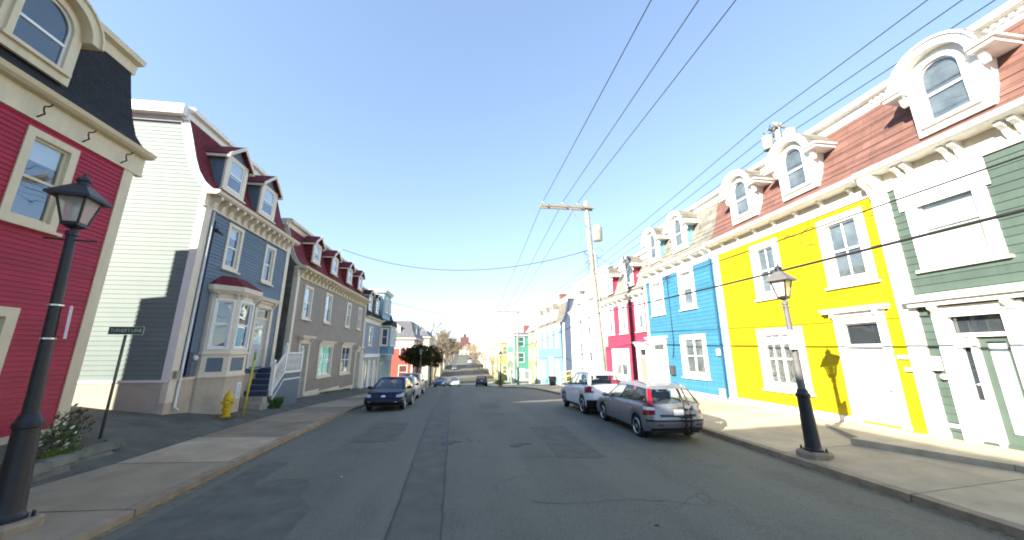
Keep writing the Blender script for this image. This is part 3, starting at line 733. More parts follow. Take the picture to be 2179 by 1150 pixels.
brackets(FL, [B0+.2+k*.47 for k in range(13)], 7.66, 8.13, .36, .13, m_offw, ev)
top_trim(FL, h, B0-.12, B1+.05, pB, m_white)
for uc in (14.75, 17.25):
    gable_dormer(FL, h, uc, 8.80, .66, 10.28, 10.86, -.12, m_offw, m_slate, m_shred)
# side wall towards the lane
FS = Fr('S', 13.33)
q = FS.mb(); pol = [(-20,.2),(-9.62,.2),(-9.62,8.3)]+[(-9.5+w-.12, v) for w, v in pB[1:]]+[(-20,11.45)]
q.prism(pol, -.1, -.004); wS = q.build('side_wall', m_pale, h)
def edgeB(v): return (-19.9, -9.62 if v < 8.35 else -9.5+prof_at(pB, min(v, 11.45))-.22)
boards(FS, -19.9, -9.6, 1.62, 11.0, .155, [], m_pale, wS, edge=edgeB)
FS.mb().box(-19.9, -9.53, .0, 1.54, 0, .035).build('foundation', M('lane_foundation', (.46,.42,.33), rough=.9, var=.1, bump=.4, bs=30), h)
FS.mb().box(-19.9, -9.5, 1.54, 1.62, 0, .06).build('water_table', m_white, h)
rake(FS, h, -9.5, 1, [(w-.02, v) for w, v in pB], 0, m_white, .30)
FS.mb().box(-9.70, -9.46, 1.62, 8.3, 0, .055).build('corner_board', m_white, h)
q = FS.mb(); q.box(-20, -10.72, 11.22, 11.62, -.1, .34); q.build('fascia', m_white, h)
q = FS.mb(); q.box(-20, -10.85, 11.0, 11.22, 0, .09); q.build('frieze', M('grey_soffit', (.42,.41,.40)), h)  # grey band under the fascia; soffit shadow put into its colour
# pipes and meters on the front
m_pipe = M('white_pipe', (.70,.68,.62), rough=.4, var=.05)
m_blpipe = M('blue_conduit', (.02,.03,.075), rough=.4, var=.05)
q = MB(); q.tube([FL.T(13.66,7.6,.09), FL.T(13.66,.75,.09), FL.T(13.69,.62,.2)], .042, 8); q.build('downpipe', m_pipe, h, smooth=True)
q = MB(); q.tube([FL.T(13.86,7.3,.06), FL.T(13.86,2.2,.06)], .025, 6); q.build('conduit', m_blpipe, h, smooth=True)
FL.mb().box(13.78,13.96,1.72,2.5,.0,.15).build('meter_box', m_blpipe, h)
q = MB(); q.lathe([(0,0),(.09,.0),(.11,.05),(.10,.14),(.05,.16),(0,.16)], FL.T(14.12,2.3,.02), 14, 'x'); q.build('meter', M('meter_glass', (.55,.57,.58), rough=.15), h, smooth=True)
q = MB(); q.lathe([(0,0),(.07,.0),(.09,.1),(0,.12)], FL.T(14.0,7.0,.0), 10, 'x'); q.tube([FL.T(13.95,7.0,.06), FL.T(14.15,6.86,.22)], .035, 8); q.build('flood_light', M('black_metal', (.02,.02,.022), rough=.4), h, smooth=True)
FL.mb().box(13.36,13.56,1.66,1.9,.05,.16).build('junction_box', M('tan_box', (.35,.3,.24)), h)
# bay window
def poff(pl, d):
    out = []
    for i, p in enumerate(pl):
        n = Vector((0,0))
        for a, b in ((i-1, i), (i, i+1)):
            if a < 0 or b >= len(pl): continue
            e = Vector(pl[b])-Vector(pl[a]); n += Vector((e.y, -e.x)).normalized()
        n.normalize(); out.append((p[0]+n.x*d, p[1]+n.y*d))
    return out
plan = [(0,14.42),(.12,14.42),(.72,14.94),(.72,16.05),(.12,16.58),(0,16.58)]
TB = lambda w, u, z: (-9.5+w, u, z)
def bayp(d, z0, z1, name, mat, parent, d2=None):
    a = poff(plan, d); b = poff(plan, d if d2 is None else d2)
    a = [(-.1, a[0][1])]+a+[(-.1, a[-1][1])]; b = [(-.1, b[0][1])]+b+[(-.1, b[-1][1])]
    n = len(a); q = MB(TB); q.add([(*p, z0) for p in a]+[(*p, z1) for p in b], [(i,(i+1)%n,(i+1)%n+n,i+n) for i in range(n)]+[tuple(range(n))[::-1], tuple(range(n,2*n))])
    return q.build(name, mat, parent)
bay = bayp(-.10, .2, 5.0, 'bay_window', M('bay_inner', (.08,.09,.10)), h)
bayp(.0, -.3, 1.60, 'bay_foundation', m_found, bay); bayp(.05, 1.60, 1.68, 'bay_ledge', m_offw, bay); bayp(.06, 2.42, 2.50, 'bay_ledge', m_offw, bay)
bayp(.07, 4.68, 4.80, 'bay_cornice', m_offw, bay, .17); bayp(.19, 4.80, 4.98, 'bay_cornice', m_offw, bay, .21); 
rf = bayp(.21, 4.985, 5.42, 'bay_roof', m_shred, bay, -.42)
for i in range(1, 4):
    p, r = plan[i], plan[i+1]; L_ = math.hypot(r[0]-p[0], r[1]-p[1])
    G = FG((-9.5+p[0], p[1]), (r[0]-p[0], r[1]-p[1]))
    skin(G, 0, L_, 2.50, 4.68, [(.10, L_-.10, 2.62, 4.46)], m_offw, bay, w0=-.1, w1=0, name='bay_wall')
    window(G, bay, .08, L_-.08, 2.60, 4.48, m_white, cw=.075, gl=m_glassd, curt=m_lace, sill=False, proud=.03)
    skin(G, 0, L_, 1.68, 2.42, [(.16, L_-.16, 1.80, 2.30)], m_offw, bay, w0=-.03, w1=0, name='bay_apron')
    G.mb().box(.16, L_-.16, 1.80, 2.30, -.09, -.025).build('apron_panel', m_slate, bay)
    for uu in (.1, L_-.1):
        brackets(G, [uu], 4.5, 4.69, .17, .08, m_offw, bay)
for i in (0, 4):
    p, r = plan[i], plan[i+1]
    q = MB(TB); q.box(min(p[0],r[0])-.05, max(p[0],r[0]), p[1]-(.0 if i else .002), p[1]+.03 if i == 0 else p[1]+.002, 1.68, 4.68); q.build('bay_return', m_offw, bay)
FL.mb().box(15.7,15.95,.75,1.35,.60,.74).build('cellar_window', m_white, bay); FL.mb().box(15.75,15.9,.8,1.3,.735,.745).build('cellar_pane', m_glassd, bay)
# front door up the steps
door(FL, h, 17.35, 18.85, 1.8, 4.72, m_offw, M('pale_door', (.55,.55,.54)), cap=True, glazed=True)
m_stb = M('blue_step_paint', (.035,.055,.115), rough=.5, var=.15, vs=4)
st = FL.mb(); st.box(16.95,17.55,-.4,.42,.03,1.05); st.box(17.2,17.55,.42,.62,.03,1.0); st.build('concrete_step', M('step_concrete', (.36,.31,.26), rough=.9, var=.2, bump=.3), h)
for k in range(5):
    z0 = .62+.235*k; u = 17.55+.22*k
    FL.mb().box(u, 19.95, z0 if k else -.4, z0+.205, .03, .95).build('step_riser', m_stb, h)
    FL.mb().box(u-.03, u+.24 if k < 4 else 20.3, z0+.205, z0+.235, .03, .97).build('tread', M('tread_paint', (.16,.18,.22), rough=.6) if k < 4 else M('landing_paint', (.09,.12,.19)), h)
q = FL.mb(); q.prism([(17.72,-.5),(20.45,-.5),(20.45,1.52),(18.7,1.52),(17.72,.62)], .955, 1.0); q.build('stair_side_panel', m_slate, h)
for pts in ([(17.70,.60),(18.72,1.52),(18.72,1.62),(17.70,.72)], [(18.72,1.52),(20.47,1.52),(20.47,1.62),(18.72,1.62)], [(17.70,.2),(18.75,1.20),(18.75,1.26),(17.70,.27)], [(18.75,1.20),(20.47,1.20),(20.47,1.26),(18.75,1.26)]):
    q = FL.mb(); q.prism(pts, .96, 1.03); q.build('stair_trim', m_white, h)
for u, z0, z1 in ((17.76,.62,1.95),(18.70,1.62,2.72),(20.38,1.62,2.6)):
    q = FL.mb(); q.box(u-.07,u+.07,z0,z1,.92,1.06); q.box(u-.095,u+.095,z1,z1+.05,.895,1.085); q.build('newel_post', m_white, h)
    q = MB(); q.lathe([(.03,0),(.05,.03),(.075,.09),(.07,.14),(.03,.18),(0,.19)], FL.T(u, z1+.05, .99), 12); q.build('newel_ball', m_white, h, smooth=True)
def bal(u, z0, z1): q = MB(); c = FL.T(u, z0, .99); L_ = z1-z0; q.lathe([(.022,0),(.03,.06*L_),(.036,.3*L_),(.02,.5*L_),(.034,.75*L_),(.022,L_)], c, 8); q.build('baluster', m_white, h, smooth=True)
for k in range(6): t = (k+.7)/6.4; bal(17.80+.88*t, .72+.9*t, 1.62+.85*t)
for k in range(11): bal(18.86+k*.135, 1.62, 2.42)
for pts in ([(17.76,1.60),(18.70,2.44),(18.70,2.53),(17.76,1.69)], [(18.70,2.42),(20.38,2.42),(20.38,2.50),(18.70,2.50)]):
    q = FL.mb(); q.prism(pts, .95, 1.03); q.build('handrail', m_white, h)
FL.mb().box(17.0,17.18,2.95,3.3,0,.1).build('mailbox', M('black_metal', (.02,.02,.022)), h)

# ================= long grey house
m_greyw = M('grey_paint', (.255,.215,.165), rough=.65, var=.10, vs=1.5, clap=.145, streak=.12)
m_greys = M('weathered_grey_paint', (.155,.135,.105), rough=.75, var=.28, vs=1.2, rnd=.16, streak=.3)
C0, C1 = 20.95, 35.3
pC = [(.30,7.32),(.10,7.44),(-.14,7.7),(-.36,8.15),(-.55,8.7),(-.74,9.3),(-.95,9.95)]
h = thing('grey_house', 'long warm grey house with dark red mansard and four small dormers', 'house', (-13, 28, -.4))
mansard(FL, h, C0, C1, pC, 9, m_shred, body=m_greyw, zb=-2)
ww2 = [(22.0,23.2,4.40,6.42),(25.3,26.5,4.44,6.5),(29.8,30.85,4.44,6.46),(32.95,33.95,4.46,6.46)]
ww1 = [(25.2,27.7,.86,3.05),(29.6,32.1,.80,3.05)]; dd = [(22.2,23.7,.0,3.2),(33.3,34.95,-.5,2.75)]
skin(FL, C0, C1, -2, 7.1, [hole(*w) for w in ww2+ww1+dd], m_greyw, h)
for w in ww2: window(FL, h, *w, m_offw, cw=.13, gl=m_glassd, shade=m_blind, blind_to=.52)
for w in ww1: window(FL, h, *w, m_offw, cw=.16, gl=m_glassd, lights=2, cap=True, curt=m_lace)
for d in dd: door(FL, h, *d, m_offw, M('grey_green_door', (.30,.31,.28)), cap=True, transom=False)
ev = eave(FL, h, C0-.12, C1+.1, 7.34, m_cream, proj=.42, th=.13, frieze=.42)
brackets(FL, [C0+.2+k*.62 for k in range(23)], 6.66, 7.14, .36, .14, m_cream, ev)
top_trim(FL, h, C0-.1, C1+.05, pC, m_offw)
for uc in (23.2, 26.45, 29.9, 33.0): gable_dormer(FL, h, uc, 8.02, .56, 9.28, 9.72, -.05, m_offw, m_shred, m_shred, arched=True)
for a, b in ((C0-.03, C0+.22), (C1-.2, C1+.02)): FL.mb().box(a, b, -1.5, 6.95, -.13, .05).build('corner_board', m_offw, h)
for a, b in ((23.72,25.9),(25.92,29.9),(29.92,33.28)): FL.mb().box(a, b, -1.4, zLw((a+b)/2)+.28, -.1, .03).build('base_board', m_offw, h)
FS2 = Fr('S', C0)
q = FS2.mb(); q.prism([(-18,-1),(-9.62,-1),(-9.62,7.3)]+[(-9.5+w-.12, v) for w, v in pC[1:]]+[(-18,9.95)], -.1, -.004); w2_ = q.build('side_wall', m_greys, h)
boards(FS2, -14, -9.6, .2, 9.75, .19, [], m_greys, w2_, edge=lambda v: (-14, -9.62 if v < 7.35 else -9.5+prof_at(pC, min(v, 9.95))-.2))
rake(FS2, h, -9.5, 1, pC, 0, m_offw, .26)
FS2.mb().box(-9.72, -9.46, -.5, 7.3, 0, .05).build('corner_board', m_offw, h)
FS2.mb().box(-18, -10.4, 9.7, 10.05, -.1, .2).build('fascia', m_offw, h)
FS2.mb().box(-10.5,-10.3,5.3,5.5,.03,.12).build('vent_hood', m_greyw, h)

# ================= further down the west side
m_tealw = M('light_teal_wall', (.26,.42,.47), var=.08, clap=.15)
m_bgrey = M('blue_grey_wall', (.22,.26,.32), var=.08, clap=.15)
d_ = plain_house(FL, 'blue_grey_house', 'small blue grey house with black roof and white shopfront past the grey house', 35.4, 41.9, -1.4, 5.95, [(.3,5.95),(.1,6.1),(-.2,6.6),(-.5,7.4),(-.85,8.7)], 8, m_bgrey, m_shblk, m_offw, wins=[(37.2,38.6,3.1,5.05)], dorm=[(37.0,6.6,.62,8.2,8.6,-.05),(39.9,6.6,.62,8.2,8.6,-.05)], gl=m_glassd)
FL.mb().box(35.5, 41.8, 2.0, 2.35, -.05, .22).build('shop_fascia', m_white, d_)
for k in range(7): FL.mb().box(35.6+k*1.0, 35.75+k*1.0, -2.0, 2.0, 0, .1).build('shop_pilaster', m_white, d_)
for k in range(6): FL.mb().box(35.8+k*1.0, 36.5+k*1.0, -.9, 1.7, .01, .03).build('shop_pane', m_glassd if k % 2 else m_white, d_)
e_ = plain_house(FL, 'teal_house', 'light teal house with stacked bay and square roof turret past the blue grey house', 42.0, 49.5, -1.8, 6.1, [(.3,6.1),(.1,6.25),(-.2,6.8),(-.5,7.6),(-.85,8.9)], 8, m_tealw, m_shblk, m_offw, wins=[(47.2,48.4,3,5),(47.0,48.3,-.6,1.6)], doors=[(42.4,43.7,-1.6,1.2)], gl=m_glassd)
q = FL.mb(); q.box(42.3,46.2,6.1,9.3,-2,.06); q.build('turret', m_tealw, e_)
q = FL.mb(); q.box(42.1,46.4,9.3,9.5,-2.1,.26); q.box(42.0,46.5,9.5,9.62,-2.2,.36); q.build('turret_cornice', m_offw, e_)
FT = Fr('S', 42.3); FLt = Fr('L', -9.44)
for a, b in ((42.7,43.8),(44.6,45.7)): F_ = Fr('L', -9.3); window(F_, e_, a, b, 7.0, 8.8, m_white, cw=.12, gl=m_glassd, shade=m_blind)
window(Fr('S', 42.15), e_, -10.9, -9.9, 7.0, 8.8, m_white, cw=.12, gl=m_glassd, shade=m_blind)
q = FL.mb(); q.box(42.4,46.0,2.3,5.5,-.1,.92); q.build('oriel', M('teal_wall', (.14,.30,.38), clap=.15), e_)
q = FL.mb(); q.prism([(42.2,5.5),(46.2,5.5),(45.4,6.1),(43,6.1)], -.1, 1.1); q.build('oriel_roof', m_shblk, e_)
q = FL.mb(); q.box(42.3,46.1,5.36,5.5,-.1,1.0); q.box(42.3,46.1,2.2,2.32,-.1,1.0); q.build('oriel_trim', m_offw, e_)
F_ = Fr('L', -8.42)
for a, b in ((42.7,43.9),(44.5,45.7)): window(F_, e_, a, b, 3.2, 5.2, m_white, cw=.12, gl=m_glassd)
window(Fr('S', 42.27), e_, -9.45, -8.65, 3.2, 5.2, m_white, cw=.1, gl=m_glassd)

# ================= east side, from the green house down the hill
pR = [(.34,7.72),(.14,7.84),(-.10,8.12),(-.32,8.6),(-.50,9.2),(-.66,9.8),(-.82,10.45)]
m_bright = M('bright_white_trim', (.80,.78,.72), rough=.5, var=.05, streak=.12)
# ---- green house
h = thing('green_house', 'dark green clapboard house with white shopfront door and brown red mansard', 'house', (15, 3, .4))
m_grn = M('green_paint', (.072,.104,.084), rough=.55, var=.1, vs=2, rnd=.10, streak=.14)
m_grnw = M('green_wall', (.072,.104,.084), clap=.2)
G0, G1 = -2.0, 7.92
mansard(FRR, h, G0, G1+.33, pR, 8, M('brown_red_roof', (.14,.07,.056), rough=.9, var=.2), body=m_grnw, zb=-1, shing=(m_shbrn,.235,.46), holes=[(5.7,6.7,8.3,10.0)])
hw2 = (6.05,7.60,4.60,6.93); hd = (6.1,7.62,.44,3.62)
hs = [hole(*hw2), hole(*hd), hole(2.6,4.1,4.6,6.93), hole(1.2,4.4,1.1,3.4)]
wg = skin(FRR, G0, G1, -.5, 7.2, hs, m_grnw, h, w1=-.012)
boards(FRR, G0, G1, .62, 7.12, .2, hs, m_grn, wg)
window(FRR, h, *hw2, m_bright, cw=.24, shade=m_blind, blind_to=.95, meet=.46)
wn = [o for o in h.children if o.name.startswith('window')][-1]
FRR.mb().box(5.95,7.70,6.3,6.98,.046,.075).build('header', m_bright, wn)
FRR.mb().box(6.36,7.28,6.36,6.62,.0755,.085).build('header_recess', m_bright, wn)
FRR.mb().box(6.36,7.28,4.9,5.58,-.112,-.106).build('curtain', m_ycurt, wn)
window(FRR, h, 2.6,4.1,4.6,6.93, m_bright, cw=.24, shade=m_blind)
window(FRR, h, 1.2,4.4,1.1,3.4, m_bright, cw=.2, lights=2, meet=0)
c = eave(FRR, h, G0, G1+.36, 7.74, m_bright, proj=.5, th=.14, frieze=.5, fr_mat=m_offw)
for u in (7.35, 6.35, 5.35, 4.2, 2.8):
    brackets(FRR, [u-.1, u+.1], 7.12, 7.55, .32, .11, m_bright, c)
top_trim(FRR, h, G0, G1+.33, pR, m_bright, m_bright)
arch_dormer(FRR, h, 6.20, 8.10, .68, 9.55, .06, m_bright, m_bright, m_shgrf, munt=False, glw=.40)
# entrance with sidelight, transom and green glazed door
d = FRR.mb(); d.box(7.36,7.62,.44,3.62,-.1,.09); d.box(6.06,6.42,.44,3.62,-.1,.09); d.box(6.42,7.36,3.36,3.62,-.1,.09); d.box(6.42,7.36,2.86,2.95,-.1,.05); d.box(6.98,7.06,.44,2.86,-.1,.05); d.box(7.06,7.36,.44,1.4,-.1,-.03); d.box(7.06,7.36,2.62,2.86,-.1,-.03); d.box(7.06,7.13,1.4,2.62,-.1,-.03); d.box(7.27,7.36,1.4,2.62,-.1,-.03)
d = d.build('entrance', m_bright, h)
FRR.mb().box(7.13,7.27,1.4,2.62,-.075,-.07).build('sidelight_pane', m_glass, d)
FRR.mb().box(7.12,7.28,.8,1.15,-.03,-.024).build('sidelight_panel', M('grey_panel', (.4,.42,.42)), d)
for a, b in ((6.46,6.74),(6.77,7.05),(7.08,7.32)): FRR.mb().box(a, b, 2.98, 3.33, -.075, -.07).build('transom_pane', m_glass, d)
FRR.mb().box(6.42,7.36,.44,3.36,-.135,-.125).build('room_tone_panel', m_room, d)
q = FRR.mb(); frame_ring(q, 6.43, 6.97, .46, 2.85, .11, -.1, -.05); q.box(6.54,6.86,.57,.72,-.1,-.05); q.build('door_leaf', m_grn, d)
FRR.mb().box(6.54,6.86,.72,2.74,-.08,-.075).build('door_pane', m_glass, d)
FRR.mb().box(6.54,6.86,.73,2.7,-.11,-.1).build('door_blind', m_blind, d)
q = FRR.mb(); q.box(4.6,7.95,3.66,3.78,-.1,.26); q.box(4.55,8.0,3.78,3.86,-.1,.36); q.prism_a([(3.86,-.1),(3.86,.38),(3.95,.30),(3.98,-.1)], 4.5, 8.02); q.build('entrance_cornice', m_bright, h)
brackets(FRR, (7.50, 6.22), 3.3, 3.66, .24, .14, m_bright, h)
FRR.mb().box(7.70,7.88,2.05,2.4,.02,.16).build('letter_box', m_white, h)
q = MB(); q.lathe([(0,0),(.06,0),(.075,.05),(.07,.1),(0,.11)], FRR.T(7.68,1.9,.14), 12, 'x'); q.build('meter', M('meter_glass', (.55,.57,.58)), h, smooth=True)
FRR.mb().box(7.62,7.9,.70,.78,.0,.05).build('trim_strip', m_bright, h)

# ---- yellow house
h = thing('yellow_house', 'bright yellow clapboard house with white trim and brown red mansard', 'house', (15, 11.7, .4))
m_yel = M('yellow_paint', (.47,.36,.006), rough=.7, spec=.2, var=.07, vs=2, rnd=.07, streak=.2)
m_yelw = M('yellow_wall', (.47,.36,.006), clap=.2)
Y0, Y1 = 8.25, 15.28
mansard(FRR, h, Y0, Y1, pR, 8, MATS['brown_red_roof'], body=m_yelw, zb=-1, shing=(m_shbrn,.235,.46), holes=[(9.9,10.9,8.3,10.0),(12.5,13.6,8.3,10.)])
w_a, w_b, w_c, d_d = (11.66,13.03,4.58,6.88), (8.62,10.06,4.56,6.88), (11.30,13.33,1.08,3.42), (8.68,10.14,.44,3.60)
hs = [hole(*x) for x in (w_a, w_b, w_c, d_d)]
wy = skin(FRR, Y0, Y1, -.5, 7.2, hs, m_yelw, h, w1=-.012)
boards(FRR, Y0, Y1-.32, .58, 7.12, .2, hs, m_yel, wy)
FRR.mb().box(7.90,8.30,.35,7.2,-.13,.075).build('corner_board', m_bright, h)
FRR.mb().box(14.93,15.30,.2,7.2,-.13,.06).build('corner_board', m_bright, h)
FRR.mb().box(10.16,14.92,-.2,.56,-.13,.04).build('base_board', m_bright, h)
window(FRR, h, *w_a, m_bright, cw=.25, munt=True)
window(FRR, h, *w_b, m_bright, cw=.25, munt=True)
window(FRR, h, *w_c, m_bright, cw=.25, lights=2, munt=True, curt=M('patterned_lace', (.20,.19,.175), rough=.9, var=.95, vs=16), shade=m_blind, blind_to=.2)  # darker than lace_curtain, with a strong lace pattern
door(FRR, h, *d_d, m_bright, M('white_door', (.72,.72,.70), rough=.45), cap=True, transom=True, cw=.22)
FRR.mb().box(9.12,9.32,2.02,2.42,-.058,-.045).build('door_light', m_glass, [o for o in h.children if o.name.startswith('door')][-1])
c = eave(FRR, h, Y0+.12, Y1, 7.72, m_bright, proj=.46, th=.14, frieze=.42, fr_mat=m_offw)
brackets(FRR, [8.75+k*.95 for k in range(7)], 7.25, 7.53, .22, .09, m_bright, c)
brackets(FRR, [8.0, 8.18], 6.75, 7.53, .44, .15, m_bright, c)
top_trim(FRR, h, Y0, Y1, pR, m_bright)
for uc in (10.42, 13.04): arch_dormer(FRR, h, uc, 8.14, .66, 9.54, .04, m_bright, m_bright, m_shgrf, munt=False, glw=.40)
q = MB(); q.tube([FRR.T(15.1,7.35,.4), FRR.T(15.12,7.2,.14), FRR.T(15.12,.5,.11)], .045, 8); q.build('downpipe', m_bright, h, smooth=True)
def loose_wires(F, u, v, n, r, mat, parent, name):
    for k in range(n):
        q = MB(); a = random.uniform(0, 6.28); p = [F.T(u+random.uniform(-.1,.1), v+random.uniform(-.15,.15), .03)]
        for i in range(5):
            p.append((p[-1][0]+random.uniform(-.02,.02), p[-1][1]+r*math.cos(a), p[-1][2]+r*math.sin(a))); a += random.uniform(-1.2,1.2)
        q.tube(p, .008, 5); q.build(name, mat, parent, smooth=True)
m_vine = M('dry_vine', (.22,.10,.03))
loose_wires(FRR, 8.45, 6.6, 7, .16, m_vine, h, 'vine_stem'); loose_wires(FRR, 10.7, 6.55, 5, .14, m_vine, h, 'vine_stem')
for u, v in ((8.45,2.32),(8.35,2.0)): FRR.mb().box(u-.12, u+.12, v, v+.1, .0, .1).build('letter_slot', m_white, h)

# ---- bright blue house
h = thing('bright_blue_house', 'bright blue clapboard house with grey shingle mansard next to yellow one', 'house', (15, 18.7, .3))
m_blu = M('bright_blue_paint', (.045,.175,.28), rough=.65, spec=.25, var=.08, vs=2, rnd=.08, streak=.14)
m_bluw = M('bright_blue_wall', (.045,.175,.28), clap=.2)
U0, U1 = 15.3, 22.15
mansard(FRR, h, U0, U1, pR, 8, m_shgrf, body=m_bluw, zb=-1, shing=(m_shgry,.235,.44), holes=[(17.2,18.4,8.3,10.),(20.,21.,8.3,10.)])
w_a, w_b, w_c, d_d = (19.92,21.42,4.76,7.0), (16.92,18.30,4.78,7.02), (16.56,18.70,1.20,3.42), (20.12,22.05,.36,3.2)
hs = [hole(*x) for x in (w_a, w_b, w_c, d_d)]
wb = skin(FRR, U0, U1, -.5, 7.2, hs, m_bluw, h, w1=-.012)
boards(FRR, U0, U1-.2, .5, 7.1, .2, hs, m_blu, wb)
FRR.mb().box(U1-.22,U1+.02,.0,7.1,-.13,.05).build('corner_board', m_bright, h)
FRR.mb().box(15.32,20.1,-.3,.5,-.13,.04).build('base_board', m_bright, h)
window(FRR, h, *w_a, m_bright, cw=.25, shade=m_blind, blind_to=.9); window(FRR, h, *w_b, m_bright, cw=.25, shade=m_blind, blind_to=.5)
window(FRR, h, *w_c, m_bright, cw=.25, lights=2)
door(FRR, h, *d_d, m_bright, MATS['white_door'], cap=True, transom=True, cw=.26, glazed=True)
c = eave(FRR, h, U0, U1, 7.66, m_bright, proj=.46, th=.13, frieze=.42)
brackets(FRR, [15.7+k*.9 for k in range(8)], 7.0, 7.48, .36, .12, m_bright, c)
top_trim(FRR, h, U0, U1, pR, m_bright)
for uc in (17.8, 20.6): arch_dormer(FRR, h, uc, 8.14, .68, 9.56, .04, m_bright, M('blue_cheek', (.16,.34,.42)), m_shgrf, munt=False, glw=.40)
q = MB(); q.tube([FRR.T(15.42,7.3,.4), FRR.T(15.44,7.1,.12), FRR.T(15.44,.4,.1)], .04, 8); q.build('downpipe', m_blu, h, smooth=True)
q = MB(); q.tube([FRR.T(19.35,7.0,.06), FRR.T(19.3,3.0,.06), FRR.T(19.5,2.2,.06)], .02, 6); q.build('conduit', M('dark_cable', (.03,.03,.035)), h, smooth=True)
FRR.mb().box(19.4,19.8,1.25,1.75,.02,.2).build('meter_box', M('dark_box', (.06,.06,.065)), h)
loose_wires(FRR, 19.4, 6.9, 8, .12, MATS['dark_cable'], h, 'loose_cable')
for u, v in ((15.62,2.35),(15.75,.55)): FRR.mb().box(u-.12, u+.12, v, v+.3, .02, .14).build('wall_box', m_white, h)

# ---- pink red house
h = thing('pink_red_house', 'raspberry red house with white trim between bright blue and white houses', 'house', (15, 26, 0))
m_ras = M('raspberry_wall', (.42,.035,.075), rough=.55, var=.06, clap=.18)
pR4 = [(.34,6.62),(.14,6.74),(-.10,7.05),(-.34,7.6),(-.54,8.3),(-.82,9.5)]
U0, U1 = 22.2, 30.05
mansard(FRR, h, U0, U1, pR4, 8, M('stone_grey_roof', (.25,.24,.215), rough=.9, var=.2, vs=2, brick=(.4,.2,.012,(.7,.7,.7,1))), body=m_ras, zb=-1)
ww = [(27.5,28.9,3.88,6.22),(25.1,26.4,3.88,6.22),(22.45,23.75,3.88,6.22)]; w1 = (25.2,28.2,.45,2.78); dd = (22.4,23.95,.0,2.95)
skin(FRR, U0, U1, -1, 6.3, [hole(*x) for x in ww+[w1, dd]], m_ras, h)
for w in ww: window(FRR, h, *w, m_bright, cw=.27, shade=m_blind, blind_to=.55)
window(FRR, h, *w1, m_bright, cw=.35, lights=2, shade=m_blind, blind_to=.5)
door(FRR, h, *dd, m_bright, M('brown_grey_door', (.28,.22,.19)), cap=True, transom=True, cw=.25)
c = eave(FRR, h, U0, U1, 6.62, m_bright, proj=.42, th=.13, frieze=.3)
brackets(FRR, [22.6+k*.9 for k in range(9)], 6.05, 6.44, .3, .12, m_bright, c)
top_trim(FRR, h, U0, U1, pR4, m_bright)
for uc in (28.05, 24.3): arch_dormer(FRR, h, uc, 7.25, .60, 8.72, .04, m_bright, m_ras, m_shgrf, munt=False, glw=.38)
FRR.mb().box(29.65,30.08,-.8,6.1,-.13,.06).build('corner_board', m_bright, h); FRR.mb().box(29.05,29.66,3.0,6.1,-.1,.03).build('white_panel', m_bright, h)
q = MB(); q.tube([FRR.T(24.35,6.2,.12), FRR.T(24.35,.3,.12)], .09, 8); q.build('downpipe', M('maroon_tube', (.16,.012,.03)), h, smooth=True)  # dark red tube for a dark upright stripe on the wall
q = MB(); b0 = FRR.T(25.2,9.5,-1.2); q.tube([b0, (b0[0],b0[1],10.3)], .02, 6)
for k in range(4): q.tube([(b0[0]-.45+.02*k,b0[1]-.5+k*.3,10.3-k*.05), (b0[0]+.45,b0[1]-.5+k*.3,10.3-k*.05)], .012, 5)
q.tube([(b0[0],b0[1]-.6,10.3),(b0[0],b0[1]+.6,10.15)], .014, 5); q.build('antenna', M('aluminium', (.5,.5,.5), metal=.8, rough=.4), h)

# ---- white and pale blue houses
m_wht = M('white_wall', (.72,.71,.64), rough=.55, var=.05, clap=.18)
pR5 = [(.34,6.95),(.14,7.08),(-.10,7.4),(-.34,8.0),(-.54,8.8),(-.82,10.1)]
h = plain_house(FRR, 'white_house', 'creamy white clapboard house with pale grey mansard behind the utility pole', 30.1, 39.3, -.9, 6.95, pR5, 8, m_wht, M('pale_grey_roof', (.34,.33,.28), rough=.9, var=.2, brick=(.4,.2,.012,(.75,.75,.75,1))), m_bright,
    wins=[(35.3,36.8,4.0,6.0),(32.8,34.2,4.0,6.0),(35.3,36.8,1.5,3.5),(32.7,34.1,1.5,3.5),(35.3,36.8,-.4,1.2)], dorm=[(36.6,7.6,.6,9.0,9.6,.04),(32.8,7.6,.6,9.0,9.6,.04)], dt='arch', brk=10, frieze=.35)
m_pblu = M('pale_blue_wall', (.15,.28,.40), rough=.55, var=.06, clap=.18)
pR6 = [(.34,6.08),(.14,6.2),(-.10,6.5),(-.34,7.1),(-.54,7.8),(-.82,9.2)]
h = plain_house(FRR, 'pale_blue_house', 'pale blue house with side wall darkened as shade, grey mansard and gabled dormers', 43.0, 58.5, -1.7, 6.08, pR6, 8, m_pblu, m_shgrf, m_bright,
    wins=[(45,46.4,3.1,5.3),(48.6,50,3.1,5.3),(52.2,53.6,3.1,5.3),(55.8,57.2,3.1,5.3),(45,46.8,-.6,1.5),(53,54.8,-1.2,1.2)], doors=[(48.4,49.9,-1.6,1.6),(56,57.4,-2.2,1.)], dorm=[(47.5,6.75,.62,8.3,9.0,.04,m_bright),(51.6,6.75,.62,8.3,9.,.04,m_bright),(55.8,6.75,.62,8.3,9.,.04,m_bright)], brk=14, chim=(49.5,-2,.5,9.0,10.6))
FS3 = Fr('S', 43.0); q = FS3.mb(); q.prism([(12.04,-2),(19.9,-2),(19.9,9.2),(12.8,9.2)]+[(12-w+.04, v) for w, v in pR6[::-1][1:]], -.05, .02); q.build('side_wall', M('slate_side_wall', (.085,.115,.175), rough=.6, var=.12, clap=.18), h)  # pale blue wall darkened; the white house's shade put into its colour
FS3.mb().box(12.0,12.25,-2,6.1,.02,.06).build('corner_board', m_bright, h)
